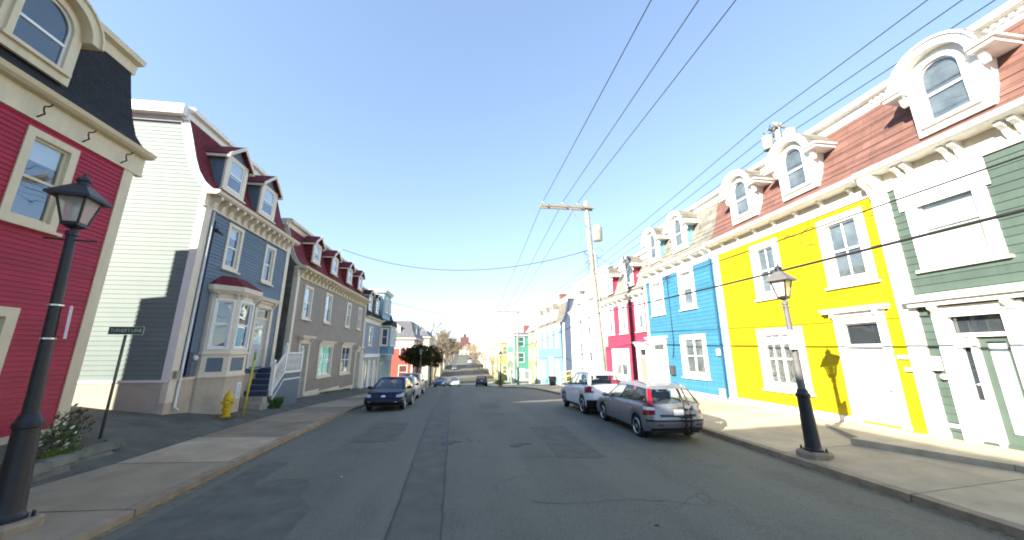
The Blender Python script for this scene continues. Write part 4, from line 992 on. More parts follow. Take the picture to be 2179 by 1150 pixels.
q = FS3.mb(); q.ring([(12-w-.02, v) for w, v in pR6], [(12-w+.26, v) for w, v in pR6], .02, .07); q.build('verge_board', M('slate_verge', (.06,.08,.115)), h)
FS3.mb().box(12.6,20,9.1,9.4,.0,.15).build('fascia', M('grey_soffit', (.42,.41,.40)), h)

# ---------------------------------------------------------------- vehicles
m_tyre = M('tyre_rubber', (.015,.015,.016), rough=.85, var=.2)
m_rim = M('alloy_rim', (.55,.56,.58), rough=.28, metal=.85, var=.05)
m_blk = M('black_plastic', (.014,.014,.015), rough=.5, var=.1)
m_seat = M('car_seat_cloth', (.035,.035,.038), rough=.9)
m_cgl = glass('car_glass', (.74,.80,.78), .05, .01)
m_head = M('headlamp', (.40,.42,.45), rough=.1, spec=.6, coat=.6)
m_tail = M('tail_lamp', (.24,.004,.014), rough=.2, spec=.4, coat=.2)
m_lens = M('clear_lens', (.75,.72,.70), rough=.12, coat=1)
m_plate = M('number_plate', (.65,.66,.66), rough=.4)
m_chr = M('chrome', (.75,.75,.75), rough=.12, metal=1, var=0)

def car_wheel(x, y, r, root, spokes=7, side=1):
    q = MB(); wd = .205; s = side
    prof = [(r*.66,-wd/2),(r*.9,-wd/2),(r*.985,-wd*.36),(r,-wd*.2),(r,wd*.2),(r*.985,wd*.36),(r*.9,wd/2),(r*.66,wd/2)]
    q.lathe(prof, (x, y, r), 28, 'y'); w = q.build('wheel', m_tyre, root, local=True, auto=40)
    yo = y+s*wd*.40
    k = MB(); k.lathe([(r*.66,-.03),(r*.70,.03),(r*.66,.045),(r*.60,.02),(r*.60,-.06)], (x, yo, r), 28, 'y'); k.build('rim', m_rim, w, local=True, auto=40)
    d = MB(); d.lathe([(0,-.055),(r*.6,-.055),(r*.6,-.04),(0,-.04)], (x, yo, r), 20, 'y'); d.build('brake_shadow', m_blk, w, local=True)  # black brake disc; shade behind the spokes put into its colour
    sp = MB()
    for i in range(spokes):
        a = 2*math.pi*i/spokes+.2; c, s_ = math.cos(a), math.sin(a); pc, ps = -s_, c
        pts = []
        for rr, hw in ((.05, .045), (r*.63, .03)):
            for sg in (-1, 1):
                for yy in (-.03, .02): pts.append((x+c*rr+pc*hw*sg, yo+yy*side+.0, r+s_*rr+ps*hw*sg))
        sp.add(pts, [(0,1,3,2),(4,6,7,5),(0,4,5,1),(2,3,7,6),(1,5,7,3),(0,2,6,4)])
    sp.lathe([(0,-.03),(.075,-.03),(.07,.03),(0,.035)], (x, yo, r), 12, 'y'); sp.build('spokes', m_rim, w, local=True)
    return w

def half_outline(xr, xf, w, rc, rcy, bow_r, bow_f, ns, st=None, nr=6, nc=6):
    pts = []
    for i in range(nr):
        t = i/(nr); y = t*(w-rcy); pts.append((xr-bow_r*(1-(y/w)**2)+bow_r*(1-((w-rcy)/w)**2), y))
    for i in range(nc):
        a = (i/nc)*math.pi/2; pts.append((xr+rc*(1-math.cos(a)), w-rcy+rcy*math.sin(a)))
    for i in range(ns):
        t = i/(ns-1) if st is None else st[i]; x = xr+rc+(xf-rc-(xr+rc))*t; pts.append((x, w))
    for i in range(1, nc+1):
        a = (i/nc)*math.pi/2; pts.append((xf-rc+rc*math.sin(a), w-rcy+rcy*math.cos(a)))
    for i in range(nr):
        t = 1-(i+1)/nr; y = t*(w-rcy); pts.append((xf+bow_f*(1-(y/w)**2)-bow_f*(1-((w-rcy)/w)**2), y))
    return pts
def lerp_list(tab, x): return float(np.interp(x, [a for a, _ in tab], [b for _, b in tab]))
def samp(G, r, c):
    r0 = min(int(r), len(G)-2); c0 = min(int(c), len(G[0])-2); a, b = r-r0, c-c0
    f = lambda i, j: Vector(G[i][j])
    return (f(r0,c0)*(1-b)+f(r0,c0+1)*b)*(1-a)+(f(r0+1,c0)*(1-b)+f(r0+1,c0+1)*b)*a
def patch(G, corners, n, m, off, mir):
    """corners: four (row, col) pairs; a sheet lying on the surface"""
    (a, b, c, d) = [np.array(k, float) for k in corners]; rows = []
    for i in range(n+1):
        s = i/n; row = []
        for j in range(m+1):
            t = j/m; rc = (a*(1-t)+b*t)*(1-s)+(d*(1-t)+c*t)*s
            p = samp(G, *rc); e = .25
            du = samp(G, min(rc[0]+e, len(G)-1.01), rc[1])-samp(G, max(rc[0]-e, 0), rc[1]); dv = samp(G, rc[0], min(rc[1]+e, len(G[0])-1.01))-samp(G, rc[0], max(rc[1]-e, 0))
            nn = du.cross(dv)
            if nn.length > 1e-9: nn.normalize()
            if nn.dot(Vector((p.x, p.y*1.5, (p.z-.7)*.4))) < 0: nn = -nn
            p = p+nn*off; row.append((p.x, p.y*mir, p.z))
        rows.append(row)
    return rows

def car(name, label, loc, rz, sp, paint, group=None, detail=2, tilt=0.):
    L, Wd, H, wb, fo, r = sp['L'], sp['W'], sp['H'], sp['wb'], sp['fo'], sp['r']
    root = thing(name, label, sp.get('cat', 'car'), loc, rz, group)
    root.rotation_euler = (0, -tilt, rz)
    xf, xr = L/2, -L/2; wf = xf-fo; wr = wf-wb; hw = Wd/2
    zt = sp['top']; ns = 56 if detail > 1 else 26
    R_ = r*1.13
    def zb(x):
        s = sp.get('sill', .22)+.10*max(0, (abs(x)-L*.36)/(L*.14))
        for wx in (wf, wr):
            if abs(x-wx) < R_: s = max(s, r+math.sqrt(R_*R_-(x-wx)**2)*1.0)
        return s
    T_ = [0,.05,.14,.28,.45,.62,.78,.9,.97,1]
    wprof = [(0,.955),(.05,.975),(.28,.995),(.5,1),(.72,.985),(.9,.95),(1,.905)]
    st = None
    G = []
    for t in T_:
        w = hw*lerp_list(wprof, t)
        a = xr+lerp_list(sp['rear'], t); b = xf-lerp_list(sp['front'], t)
        o = half_outline(a, b, w, sp.get('rc', .32), sp.get('rcy', .26), .07, .12, ns)
        row = []
        for (x, y) in o:
            z0 = zb(x) if y > hw*.55 else sp.get('sill', .22)+.10*max(0, (abs(x)-L*.36)/(L*.14)); z1 = lerp_list(zt, x)
            row.append((x, y, z0+(z1-z0)*t))
        G.append(row)
    top = G[-1]
    for s, cr in ((.93,.018),(.75,.035),(.4,.05),(0,.055)):
        G.append([(x, y*s, z+cr) for (x, y, z) in top])
    bot = [(x, 0, max(z, .2)) for (x, y, z) in G[0]]
    full = lambda row: row+[(x, -y, z) for (x, y, z) in row[::-1]]
    q = MB(); q.grid([full(bot)]+[full(g_) for g_ in G]); body = q.build('body', paint, root, local=True, auto=38)
    # ---- greenhouse
    gt = [0,.07,.35,.65,.90,1.0]; gs = sp['st']; g = []
    for t in gt:
        e = t**1.15
        a = sp['gr'][0]+(sp['gr'][1]-sp['gr'][0])*e; b = sp['gf'][0]+(sp['gf'][1]-sp['gf'][0])*(t**1.1)
        w = hw*(.90-.20*t**1.35)
        o = half_outline(a, b, w, .16-.03*t, .13, .05, .14-.04*t, len(gs), gs, 6, 4)
        g.append([(x, y, lerp_list(zt, x)-.005+(lerp_list(sp['roof'], x)-lerp_list(zt, x))*t) for (x, y) in o])
    gtop = g[-1]; cap = []
    for s, cr in ((.95,.018),(.78,.034),(.4,.05),(0,.055)): cap.append([(x*1.0, y*s, z+cr) for (x, y, z) in gtop])
    allr = g+cap; nR, nC, nS = 6, 4, len(gs)
    cols = {'rear': range(0, nR), 'rc': range(nR, nR+nC), 'side': range(nR+nC, nR+nC+nS-1), 'fc': range(nR+nC+nS-1, nR+nC+nS-1+nC+1), 'front': range(nR+nC+nS-1+nC+1, nR+nC+nS+nC+nR-1)}
    ncol = len(allr[0])
    groups = {}
    for i in range(len(allr)-1):
        for j in range(ncol-1):
            key = 'roof'
            gl = 1 <= i < 4
            if gl:
                if j in cols['rear'] or j in list(cols['rc'])[:1]: key = 'rear_window'
                elif j in cols['front'] or j in list(cols['fc'])[-1:]: key = 'windscreen'
                elif j in cols['side']:
                    k = j-(nR+nC); key = sp['glass'].get(k, 'pillar')
            elif i == 4 and j in cols['front']: key = 'windscreen'
            elif i == 0 and j in cols['front']: key = 'windscreen'
            groups.setdefault(key, []).append((i, j))
    for key, fs in groups.items():
        sides = (1, -1) if key.startswith('side_window') else (0,)
        for sd in sides:
            q = MB(); idx = {}
            for mir in ((1, -1) if sd == 0 else (sd,)):
                for (i, j) in fs:
                    f = []
                    for (a, b) in ((i, j), (i, j+1), (i+1, j+1), (i+1, j)):
                        kk = (a, b, mir if abs(allr[a][b][1]) > 1e-6 else 0)
                        if kk not in idx: p = allr[a][b]; idx[kk] = len(q.v); q.v.append((p[0], p[1]*mir, p[2]))
                        f.append(idx[kk])
                    q.f.append(tuple(f))
            isg = 'window' in key or key == 'windscreen'
            nm = 'side_window' if key.startswith('side_window') else key
            mat_ = m_cgl if isg else (m_blk if key == 'pillar' else (sp.get('roofmat') or paint))
            q.build({'pillar': 'window_pillar'}.get(nm, nm), mat_, root, local=True, auto=38)
    # ---- cabin
    if detail > 1:
        zbel = lerp_list(zt, 0); fx = sp['gf'][0]; rx = sp['gr'][0]
        q = MB(); q.box(rx+.18, fx-.25, -hw*.78, hw*.78, zbel-.05, zbel+.075); q.build('cabin_deck', m_seat, root, local=True)
        for sx in (fx-1.15, fx-2.0):
            for sy in (-.36, .36):
                q = MB(); q.prism_a([(sy-.25, zbel), (sy+.25, zbel), (sy+.2, zbel+.26), (sy-.2, zbel+.26)], sx-.12, sx); q.prism_a([(sy-.13, zbel+.28), (sy+.13, zbel+.28), (sy+.11, zbel+.46), (sy-.11, zbel+.46)], sx-.12, sx-.03)
                q.build('seat', m_seat, root, local=True)
        q = MB(); q.box(xr+.25, xf-.3, -hw*.82, hw*.82, .2, .42); q.build('underbody', m_blk, root, local=True)
    for wx in (wf, wr):
        for sd in (1, -1): car_wheel(wx, sd*(hw-.125), r, root, sp.get('spokes', 7), sd)
    c0 = 6; cS = 12; cF = cS+ns-1; cE = cF+12                   # columns: rear face, side start, side end, nose
    def P_(nm, corners, mat_, off=.006, n=4, m=6, both=True):
        for mir in ((1, -1) if both else (1,)):
            q = MB(); q.grid(patch(G, corners, n, m, off, mir)); q.build(nm, mat_, root, local=True, smooth=True)
    def P2(nm, corners, mat_, off=.008, n=5, m=5):
        for mir in (1, -1):
            q = MB(); q.grid(patch(allr, corners, n, m, off, mir)); q.build(nm, mat_, root, local=True, smooth=True)
    sp['lights'](P_, cS, cF, cE, ns)
    if sp.get('upper_lights'): P2('tail_light', ((0.02,6.8),(0.02,9.8),(4.2,9.4),(4.2,7.2)), m_tail)
    if detail > 1:
        # door seams, handles, mirrors
        def col_of(x): return min(range(cS, cF), key=lambda c: abs(G[5][c][0]-x))
        for x in sp['seams']:
            c = col_of(x); P_('door_seam', ((1.2,c),(1.2,c+.14),(7.9,c+.14),(7.9,c)), m_blk, .003, 6, 1)
        for x in sp['handles']:
            c = col_of(x); P_('door_handle', ((6.55,c),(6.55,c+3.2),(6.85,c+3.2),(6.85,c)), sp.get('handle_mat') or paint, .022, 1, 3)
        P_('sill_trim', ((.02,cS+8),(.02,cF-10),(1.3,cF-10),(1.3,cS+8)), sp.get('sill_mat') or m_blk, .004, 2, 24)
        for sd in (1, -1):
            q = MB(); mx, my, mz = sp['gf'][0]-.42, sd*(hw+.07), lerp_list(zt, sp['gf'][0]-.42)+.06
            rows = []
            for k in range(7):
                a = -1+2*k/6; s = math.sqrt(max(.05, 1-a*a)); rows.append([(mx+.07*s*math.cos(u)+.02*a*a, my+a*.11, mz+.075*s*math.sin(u)) for u in [2*math.pi*i/12 for i in range(13)]])
            q.grid(rows); q.box(mx-.03, mx+.04, min(my-sd*.16, my), max(my-sd*.16, my), mz-.06, mz-.02); q.build('door_mirror', sp.get('mirror_mat') or paint, root, local=True, smooth=True)
            if sp.get('rails'):
                q = MB(); pth = [(x, sd*hw*.62, lerp_list(sp['roof'], x)+.07-(.06 if i in (0,7) else 0)) for i, x in enumerate(np.linspace(sp['gr'][1]+.15, sp['gf'][1]-.1, 8))]; q.tube(pth, .016, 6); q.build('roof_rail', m_chr, root, local=True, smooth=True)
    if sp.get('plate_r'):
        x, z = sp['plate_r']; q = MB(); q.box(x-.012, x, -.15, .15, z-.075, z+.075); q.build('number_plate', m_plate, root, local=True)
    return root

# spec of each body style -------------------------------------------------
def gidx(d):                                            # {name: (k0,k1)} -> {k: name}
    return {k: n for n, (a, b) in d.items() for k in range(a, b)}
def hatch_lights(P_, cS, cF, cE, ns):
    P_('headlight', ((5.5,cF+1.6),(5.7,cF+6.4),(6.9,cF+6.2),(7.6,cF+.4)), m_head, .010)
    P_('fog_lamp', ((2.6,cF+5.6),(2.6,cF+7),(3.2,cF+7),(3.2,cF+5.6)), m_head, .008)
    P_('lower_grille', ((1.6,cF+6),(1.6,cE-.01),(4.4,cE-.01),(4.0,cF+7)), m_blk, .010)
    P_('bumper_recess', ((1.4,cF+2.2),(1.4,cF+5.5),(3.8,cF+5.2),(3.4,cF+3.2)), m_blk, .007)
    P_('upper_grille', ((5.9,cF+8),(5.9,cE-.01),(6.6,cE-.01),(6.6,cF+8)), m_blk, .012)
    P_('badge', ((5.9,cE-1.0),(5.9,cE-.01),(7.0,cE-.01),(6.8,cE-.8)), m_chr, .02)
    P_('tail_light', ((5.6,3.5),(5.6,10),(8,10.5),(8,4)), m_tail, .01)
HATCH = dict(L=4.5, W=1.76, H=1.46, wb=2.64, fo=.92, r=.31, top=[(-2.25,.93),(-2.1,.97),(-1.2,.985),(.5,.94),(.95,.94),(1.5,.87),(2.0,.76),(2.25,.66)],
  rear=[(0,.10),(.3,0),(.6,.02),(1,.12)], front=[(0,.08),(.25,.0),(.5,.03),(.75,.12),(1,.30)], gr=(-2.08,-1.35), gf=(1.25,.28), roof=[(-2.2,1.28),(-1.5,1.36),(-.6,1.45),(0,1.455),(.4,1.42),(1.3,1.37)],
  st=[0,.06,.2,.34,.36,.4,.55,.68,.71,.85,.96,1], glass=gidx({'side_window_a': (1,3), 'side_window_b': (5,7), 'side_window_c': (8,10)}), seams=(-1.15,-.15,.85), handles=(-1.0,.0), lights=hatch_lights, mirror_mat=m_blk)
def wagon_lights(P_, cS, cF, cE, ns):
    P_('tail_light', ((5.2,7.0),(4.8,12.5),(9.0,13.5),(9.0,7.5)), m_tail, .012)
    P_('reverse_lens', ((6.3,7.2),(6.1,12.2),(7.2,12.6),(7.3,7.4)), m_lens, .017)
    P_('bumper_strip', ((3.55,0.01),(3.55,11),(3.95,11),(3.95,.01)), m_blk, .012, 1, 10)
    P_('tailgate_recess', ((4.6,.01),(4.6,5.2),(5.2,5.4),(5.2,.01)), M('dark_paint_gap', (.05,.05,.055)), .006, 1, 8)
    P_('tailgate_handle', ((7.1,.01),(7.1,3.4),(7.45,3.4),(7.45,.01)), m_chr, .014, 1, 6)
    P_('rear_reflector', ((2.6,4.8),(2.6,6.5),(2.9,6.5),(2.9,4.8)), m_tail, .01, 1, 3)
    P_('headlight', ((5.4,cF+1),(6,cF+7),(7.4,cF+7),(8,cF-1)), m_head, .01)
    P_('valance', ((.3,.01),(.3,9),(1.6,9),(1.6,.01)), m_blk, .008, 1, 8)
WAGON = dict(L=4.48, W=1.77, H=1.53, wb=2.70, fo=.88, r=.315, top=[(-2.24,.96),(-2.1,.985),(-1.2,1.0),(.5,.95),(1.0,.94),(1.5,.87),(2.0,.76),(2.24,.66)],
  rear=[(0,.12),(.25,.02),(.42,.0),(.5,.05),(1,.09)], front=[(0,.08),(.25,.0),(.5,.03),(.75,.12),(1,.30)], gr=(-2.15,-1.80), gf=(1.22,.25), roof=[(-2.24,1.43),(-1.8,1.455),(-.8,1.50),(0,1.495),(.4,1.45),(1.3,1.40)],
  st=[0,.04,.14,.25,.28,.31,.45,.58,.62,.64,.8,.96,1], glass=gidx({'side_window_a': (1,3), 'side_window_b': (5,7), 'side_window_c': (9,11)}), seams=(-1.2,-.2,.85), handles=(-1.05,-.05), lights=wagon_lights, rails=True, upper_lights=True, plate_r=(-2.235,.80))
def suv_lights(P_, cS, cF, cE, ns):
    P_('tail_light', ((5.4,6.8),(5.2,13.6),(8.7,14.0),(8.6,7.0)), m_tail, .012)
    P_('tail_lens', ((5.9,6.6),(5.9,8.0),(7.8,8.0),(7.8,6.6)), m_lens, .016)
    P_('bumper_lower', ((.2,.01),(.2,11.5),(3.2,11.5),(3.2,.01)), m_blk, .012, 3, 10)
    P_('badge', ((7.5,.01),(7.5,.9),(7.9,.9),(7.9,.01)), m_chr, .012, 1, 3)
    P_('headlight', ((5.4,cF+1),(6,cF+7),(7.4,cF+7),(8,cF-1)), m_head, .01)
SUV = dict(L=4.68, W=1.93, H=1.70, wb=2.82, fo=.90, r=.365, sill=.30, top=[(-2.34,1.13),(-2.1,1.15),(-1.2,1.15),(.5,1.08),(1.0,1.07),(1.5,1.02),(2.0,.94),(2.34,.84)],
  rear=[(0,.14),(.25,.03),(.42,.0),(.5,.03),(1,.10)], front=[(0,.08),(.25,.0),(.6,.02),(.85,.10),(1,.22)], gr=(-2.22,-1.75), gf=(1.15,.20), roof=[(-2.34,1.60),(-1.8,1.63),(-.8,1.68),(0,1.675),(.4,1.63),(1.3,1.58)],
  st=[0,.05,.18,.27,.29,.32,.45,.58,.61,.64,.8,.95,1], glass=gidx({'side_window_a': (1,3), 'side_window_b': (5,7), 'side_window_c': (9,11)}), seams=(-1.15,-.15,.95), handles=(-.95,.05), lights=suv_lights, cat='suv', spokes=5, rc=.36, rcy=.3, plate_r=(-2.34,.92))
def far_lights(P_, cS, cF, cE, ns):
    P_('headlight', ((5.2,cF+1),(5.6,cF+7),(7.4,cF+7),(8,cF)), m_head, .01, 2, 3); P_('tail_light', ((5.6,4),(5.6,11),(8,11),(8,4.5)), m_tail, .01, 2, 3)
    P_('grille', ((2,cF+7),(2,cE-.01),(4.6,cE-.01),(4.6,cF+7)), m_blk, .01, 1, 3)
FARH = dict(HATCH, lights=far_lights); FARS = dict(SUV, lights=far_lights); 

pt = lambda n, c, **k: M(n, c, rough=.35, var=.03, spec=.4, coat=.35, **k)
m_navy = M('navy_car_paint', (.005,.009,.040), rough=.38, var=.03, spec=.22, coat=.12); m_gunm = pt('grey_car_paint', (.27,.27,.285), metal=.55)
m_wcar = pt('white_car_paint', (.72,.72,.72)); m_silv = pt('silver_car_paint', (.42,.42,.41), metal=.5); m_champ = pt('champagne_car_paint', (.36,.35,.31), metal=.5)
m_dkc = pt('charcoal_car_paint', (.05,.05,.055)); m_blc = pt('mid_blue_car_paint', (.05,.08,.16)); m_redc = pt('dark_red_car_paint', (.16,.02,.02))
UP, DN = R(90), R(-90)                                    # nose down the street / nose to the viewer
def slope(y, d=2.2): return math.atan2(P(y+d)-P(y-d), 2*d)
def put(name, label, x, y, rz, sp, paint, group, detail=2):
    z = (P(y-1.3)+P(y+1.3))/2+.02
    z = (rz_(x, y-1.3)+rz_(x, y+1.3))/2
    t = slope(y, 1.3)*(1 if math.sin(rz) > 0 else -1)
    return car(name, label, (x, y, z), rz, sp, paint, group, detail, t)
gp = 'cars parked along the street'
wag = put('station_wagon', 'gunmetal grey station wagon with folded bike rack parked in front of yellow house', 6.12, 12.22, UP, WAGON, m_gunm, gp)
suv = put('white_suv', 'white crossover parked ahead of the grey station wagon', 5.98, 16.72, UP, SUV, m_wcar, gp)
put('hatchback', 'dark navy hatchback facing the viewer at the kerb by grey house', -3.62, 19.75, DN, HATCH, m_navy, gp)
put('silver_car', 'silver car parked right behind the navy hatchback', -3.95, 25.6, DN, FARH, m_silv, gp)
put('champagne_suv', 'champagne crossover, third in line behind the navy hatchback', -4.35, 31.6, DN, FARS, m_champ, gp)
put('moving_car', 'white car driving towards the viewer in mid street', -1.5, 64, DN, FARH, m_wcar, 'cars further down the street', 1)
put('far_car', 'dark blue car parked by the planter at the foot of the slope', -3.9, 63, DN, FARH, m_blc, 'cars further down the street', 1)
put('far_car', 'pale silver car parked behind the dark blue one downhill', -3.9, 76, DN, FARH, m_silv, 'cars further down the street', 1)
put('far_suv', 'charcoal crossover parked downhill opposite the white moving car', 2.95, 62, UP, FARS, m_dkc, 'cars further down the street', 1)
put('far_car', 'dark red car parked just beyond the charcoal crossover', 3.2, 72, UP, FARH, m_redc, 'cars further down the street', 1)
put('far_suv', 'white crossover parked up the far hill', 3.0, 190, UP, FARS, m_wcar, 'cars on the far hill', 1)
put('far_car', 'grey car parked up the far hill near the bare trees', -3.8, 150, DN, FARH, m_gunm, 'cars on the far hill', 1)
put('far_suv', 'black crossover parked at the top of the far hill', 3.4, 235, UP, FARS, m_dkc, 'cars on the far hill', 1)

# bicycle rack folded up on the tailgate
rk = thing('bike_rack', 'black folded bicycle rack strapped to back of the grey station wagon', 'bike rack', (6.3, 9.9, .3))
zz = P(10)
for dx in (-.05, .10):
    q = MB(); q.tube([(6.30+dx, 9.90, zz+.28), (6.30+dx, 9.88, zz+.60), (6.30+dx, 9.87, zz+.95), (6.28+dx, 9.98, zz+1.2), (6.26+dx, 10.16, zz+1.46)], .022, 7); q.build('rack_arm', m_blk, rk, smooth=True)
    for k in range(4):
        q = MB(); z = zz+.42+k*.16; q.box(6.25+dx, 6.35+dx, 9.83, 9.89, z, z+.055); q.build('cradle', m_blk, rk)
q = MB(); q.tube([(6.18,9.90,zz+.70),(6.48,9.90,zz+.70)], .02, 7); q.build('cross_bar', m_blk, rk, smooth=True)
q = MB(); q.tube([(6.20,9.88,zz+.98),(6.46,9.88,zz+.98)], .026, 7); q.build('cross_bar', m_blk, rk, smooth=True)
q = MB(); q.tube([(6.30,9.95,zz+.29),(6.42,9.94,zz+.28),(6.52,10.0,zz+.26)], .03, 7); q.build('hitch_bar', m_blk, rk, smooth=True)
q = MB(); q.box(6.24,6.40,9.84,9.90,zz+.86,zz+1.02); q.build('hub', M('rack_grey', (.25,.25,.26)), rk)

# ---------------------------------------------------------------- street furniture
m_lblk = M('lamp_black_paint', (.022,.021,.023), rough=.42, var=.15, vs=6)
m_lgry = M('lamp_grey_paint', (.13,.125,.12), rough=.5, var=.15, vs=6)
m_lglass = milky('lamp_glass', (.62,.60,.52), .45)
def lamp(name, label, x, y, z, Hh, shaft, half=.27, plinth=True, lean=(0,0), rot=0., group='heritage street lamps', det=True):
    t = thing(name, label, 'street lamp', (x, y, z), 0, group)
    kx, ky = lean
    def A(m): m.T = lambda a, b, c: (x+a+kx*c, y+b+ky*c, z+c); return m
    if plinth:
        q = A(MB()); q.lathe([(.34,-.1),(.34,.09),(.30,.13),(0,.13)], (0,0,0), 8); q.build('plinth', m_kerb, t)
    q = A(MB()); b = .12
    q.lathe([(.19,b),(.19,b+.05),(.165,b+.07),(.155,b+.12),(.13,1.30),(.15,1.32),(.15,1.38),(.125,1.40),(.11,1.46),(.088,1.5)], (0,0,0), 18); q.build('base_sleeve', m_lblk, t, auto=40)
    for k in range(4):
        q = A(MB()); a = k*math.pi/2+.5; q.lathe([(.022,b),(.022,b+.07),(.014,b+.09),(0,b+.09)], (.235*math.cos(a), .235*math.sin(a), 0), 6); q.build('anchor_bolt', m_lblk, t) if det else None
    hl = Hh-.98
    q = A(MB()); q.lathe([(.086,1.5),(.07,2.6),(.058,hl-.12),(.075,hl-.11),(.075,hl-.04),(.03,hl-.02),(.03,hl+.05)], (0,0,0), 16); q.build('shaft', shaft, t, auto=40)
    if det:
        q = A(MB()); q.tube([(-.32*math.cos(rot),-.32*math.sin(rot),hl-.18),(.32*math.cos(rot),.32*math.sin(rot),hl-.18)], .014, 6); q.build('ladder_bar', shaft, t, smooth=True)
    # lantern: square tapering cage
    lan = None
    def sq(hh, zz_): return [(hh*math.cos(rot+a), hh*math.sin(rot+a), zz_) for a in (R(45),R(135),R(225),R(315))]
    z0, z1 = hl+.05, hl+.52; h0, h1 = half*.52, half*.92
    q = A(MB()); q.add(sq(h0*1.08, z0)+sq(h0*1.12, z0+.05)+sq(.05, z0-.05), [(0,1,5,4),(1,2,6,5),(2,3,7,6),(3,0,4,7),(4,5,6,7),(0,1,9,8),(1,2,10,9),(2,3,11,10),(3,0,8,11)]); lan = q.build('lantern', m_lblk, t)
    lo, hi = sq(h0, z0+.05), sq(h1, z1)
    for k in range(4):
        q = A(MB()); q.add([lo[k], lo[(k+1)%4], hi[(k+1)%4], hi[k]], [(0,1,2,3)]); q.build('glass_pane', m_lglass, lan)
        q = A(MB()); q.tube([lo[k], hi[k]], .018, 5); q.build('cage_bar', m_lblk, lan)
    q = A(MB()); ra, rb, rc = sq(half*1.42, z1-.03), sq(half*1.40, z1+.01), sq(half*.42, z1+.22)
    q.add(ra+rb+rc, [(0,1,5,4),(1,2,6,5),(2,3,7,6),(3,0,4,7),(4,5,9,8),(5,6,10,9),(6,7,11,10),(7,4,8,11),(0,3,2,1),(8,9,10,11)]); q.build('lantern_roof', m_lblk if shaft is m_lblk else m_lgry, lan)
    q = A(MB()); q.lathe([(half*.28,z1+.20),(half*.28,z1+.28),(half*.36,z1+.29),(half*.30,z1+.34),(half*.12,z1+.37),(half*.05,z1+.43),(0,z1+.46)], (0,0,0), 12); q.build('finial', m_lblk, lan, auto=40)
    q = A(MB()); q.lathe([(.03,z0+.05),(.05,z0+.12),(.065,z0+.25),(.04,z0+.36),(0,z0+.38)], (0,0,0), 12); q.build('bulb', M('frosted_bulb', (.7,.68,.62), rough=.4), lan, smooth=True)
    return t, A
tl, A1 = lamp('street_lamp', 'black heritage lamp post on the pavement in front of crimson house', -6.08, 6.26, .15, 5.25, m_lblk, half=.27, rot=R(12), lean=(-.043, -.012))
q = A1(MB()); q.add([(.08+a*.02+b*-.28+.05, .07+a*.02+b*.30, z_) for z_ in (2.55,3.05) for a, b in ((0,0),(1,0),(1,1),(0,1))], [(0,1,2,3),(4,5,6,7),(0,1,5,4),(1,2,6,5),(2,3,7,6),(3,0,4,7)]); q.build('sign_plate', M('sign_white', (.75,.6,.62), rough=.4), tl)
for zb_ in (2.55, 3.05): q = A1(MB()); q.lathe([(.088,zb_-.012),(.088,zb_+.012),(.07,zb_+.012)], (0,0,0), 14); q.build('steel_band', M('steel_band', (.6,.6,.6), metal=.8, rough=.35), tl)
tr_, A2 = lamp('street_lamp', 'grey and black heritage lamp post on the pavement before yellow house', 8.12, 7.92, .15, 4.62, m_lgry, half=.26, rot=R(20), lean=(-.022, 0))
q = A2(MB()); q.box(-.21,.19,-.12,-.10,2.42,2.88); q.build('parking_sign', M('sign_white2', (.78,.78,.76), rough=.4), tr_)
q = A2(MB()); 
for k in range(3): q.box(-.06,.05,-.1215,-.1205,2.72-k*.08,2.75-k*.08)
q.build('sign_print', M('sign_print_grey', (.45,.45,.45)), tr_)
lamp('street_lamp', 'dark lamp post in front of round dark tree beyond the parked cars', -5.15, 44.5, P(44.5)+.14, 4.7, m_lgry, det=False)
lamp('street_lamp', 'black lamp post on the sunny pavement corner downhill', 4.75, 47.4, P(47.4)+.16, 4.6, m_lblk, det=False)
lamp('street_lamp', 'slim dark lamp post beside the planter downhill', -5.0, 57, P(57)+.14, 4.6, m_lblk, det=False)
lamp('street_lamp', 'white lamp post further downhill past the planter', -5.2, 84, P(84)+.14, 4.8, M('lamp_white', (.6,.6,.58)), det=False)

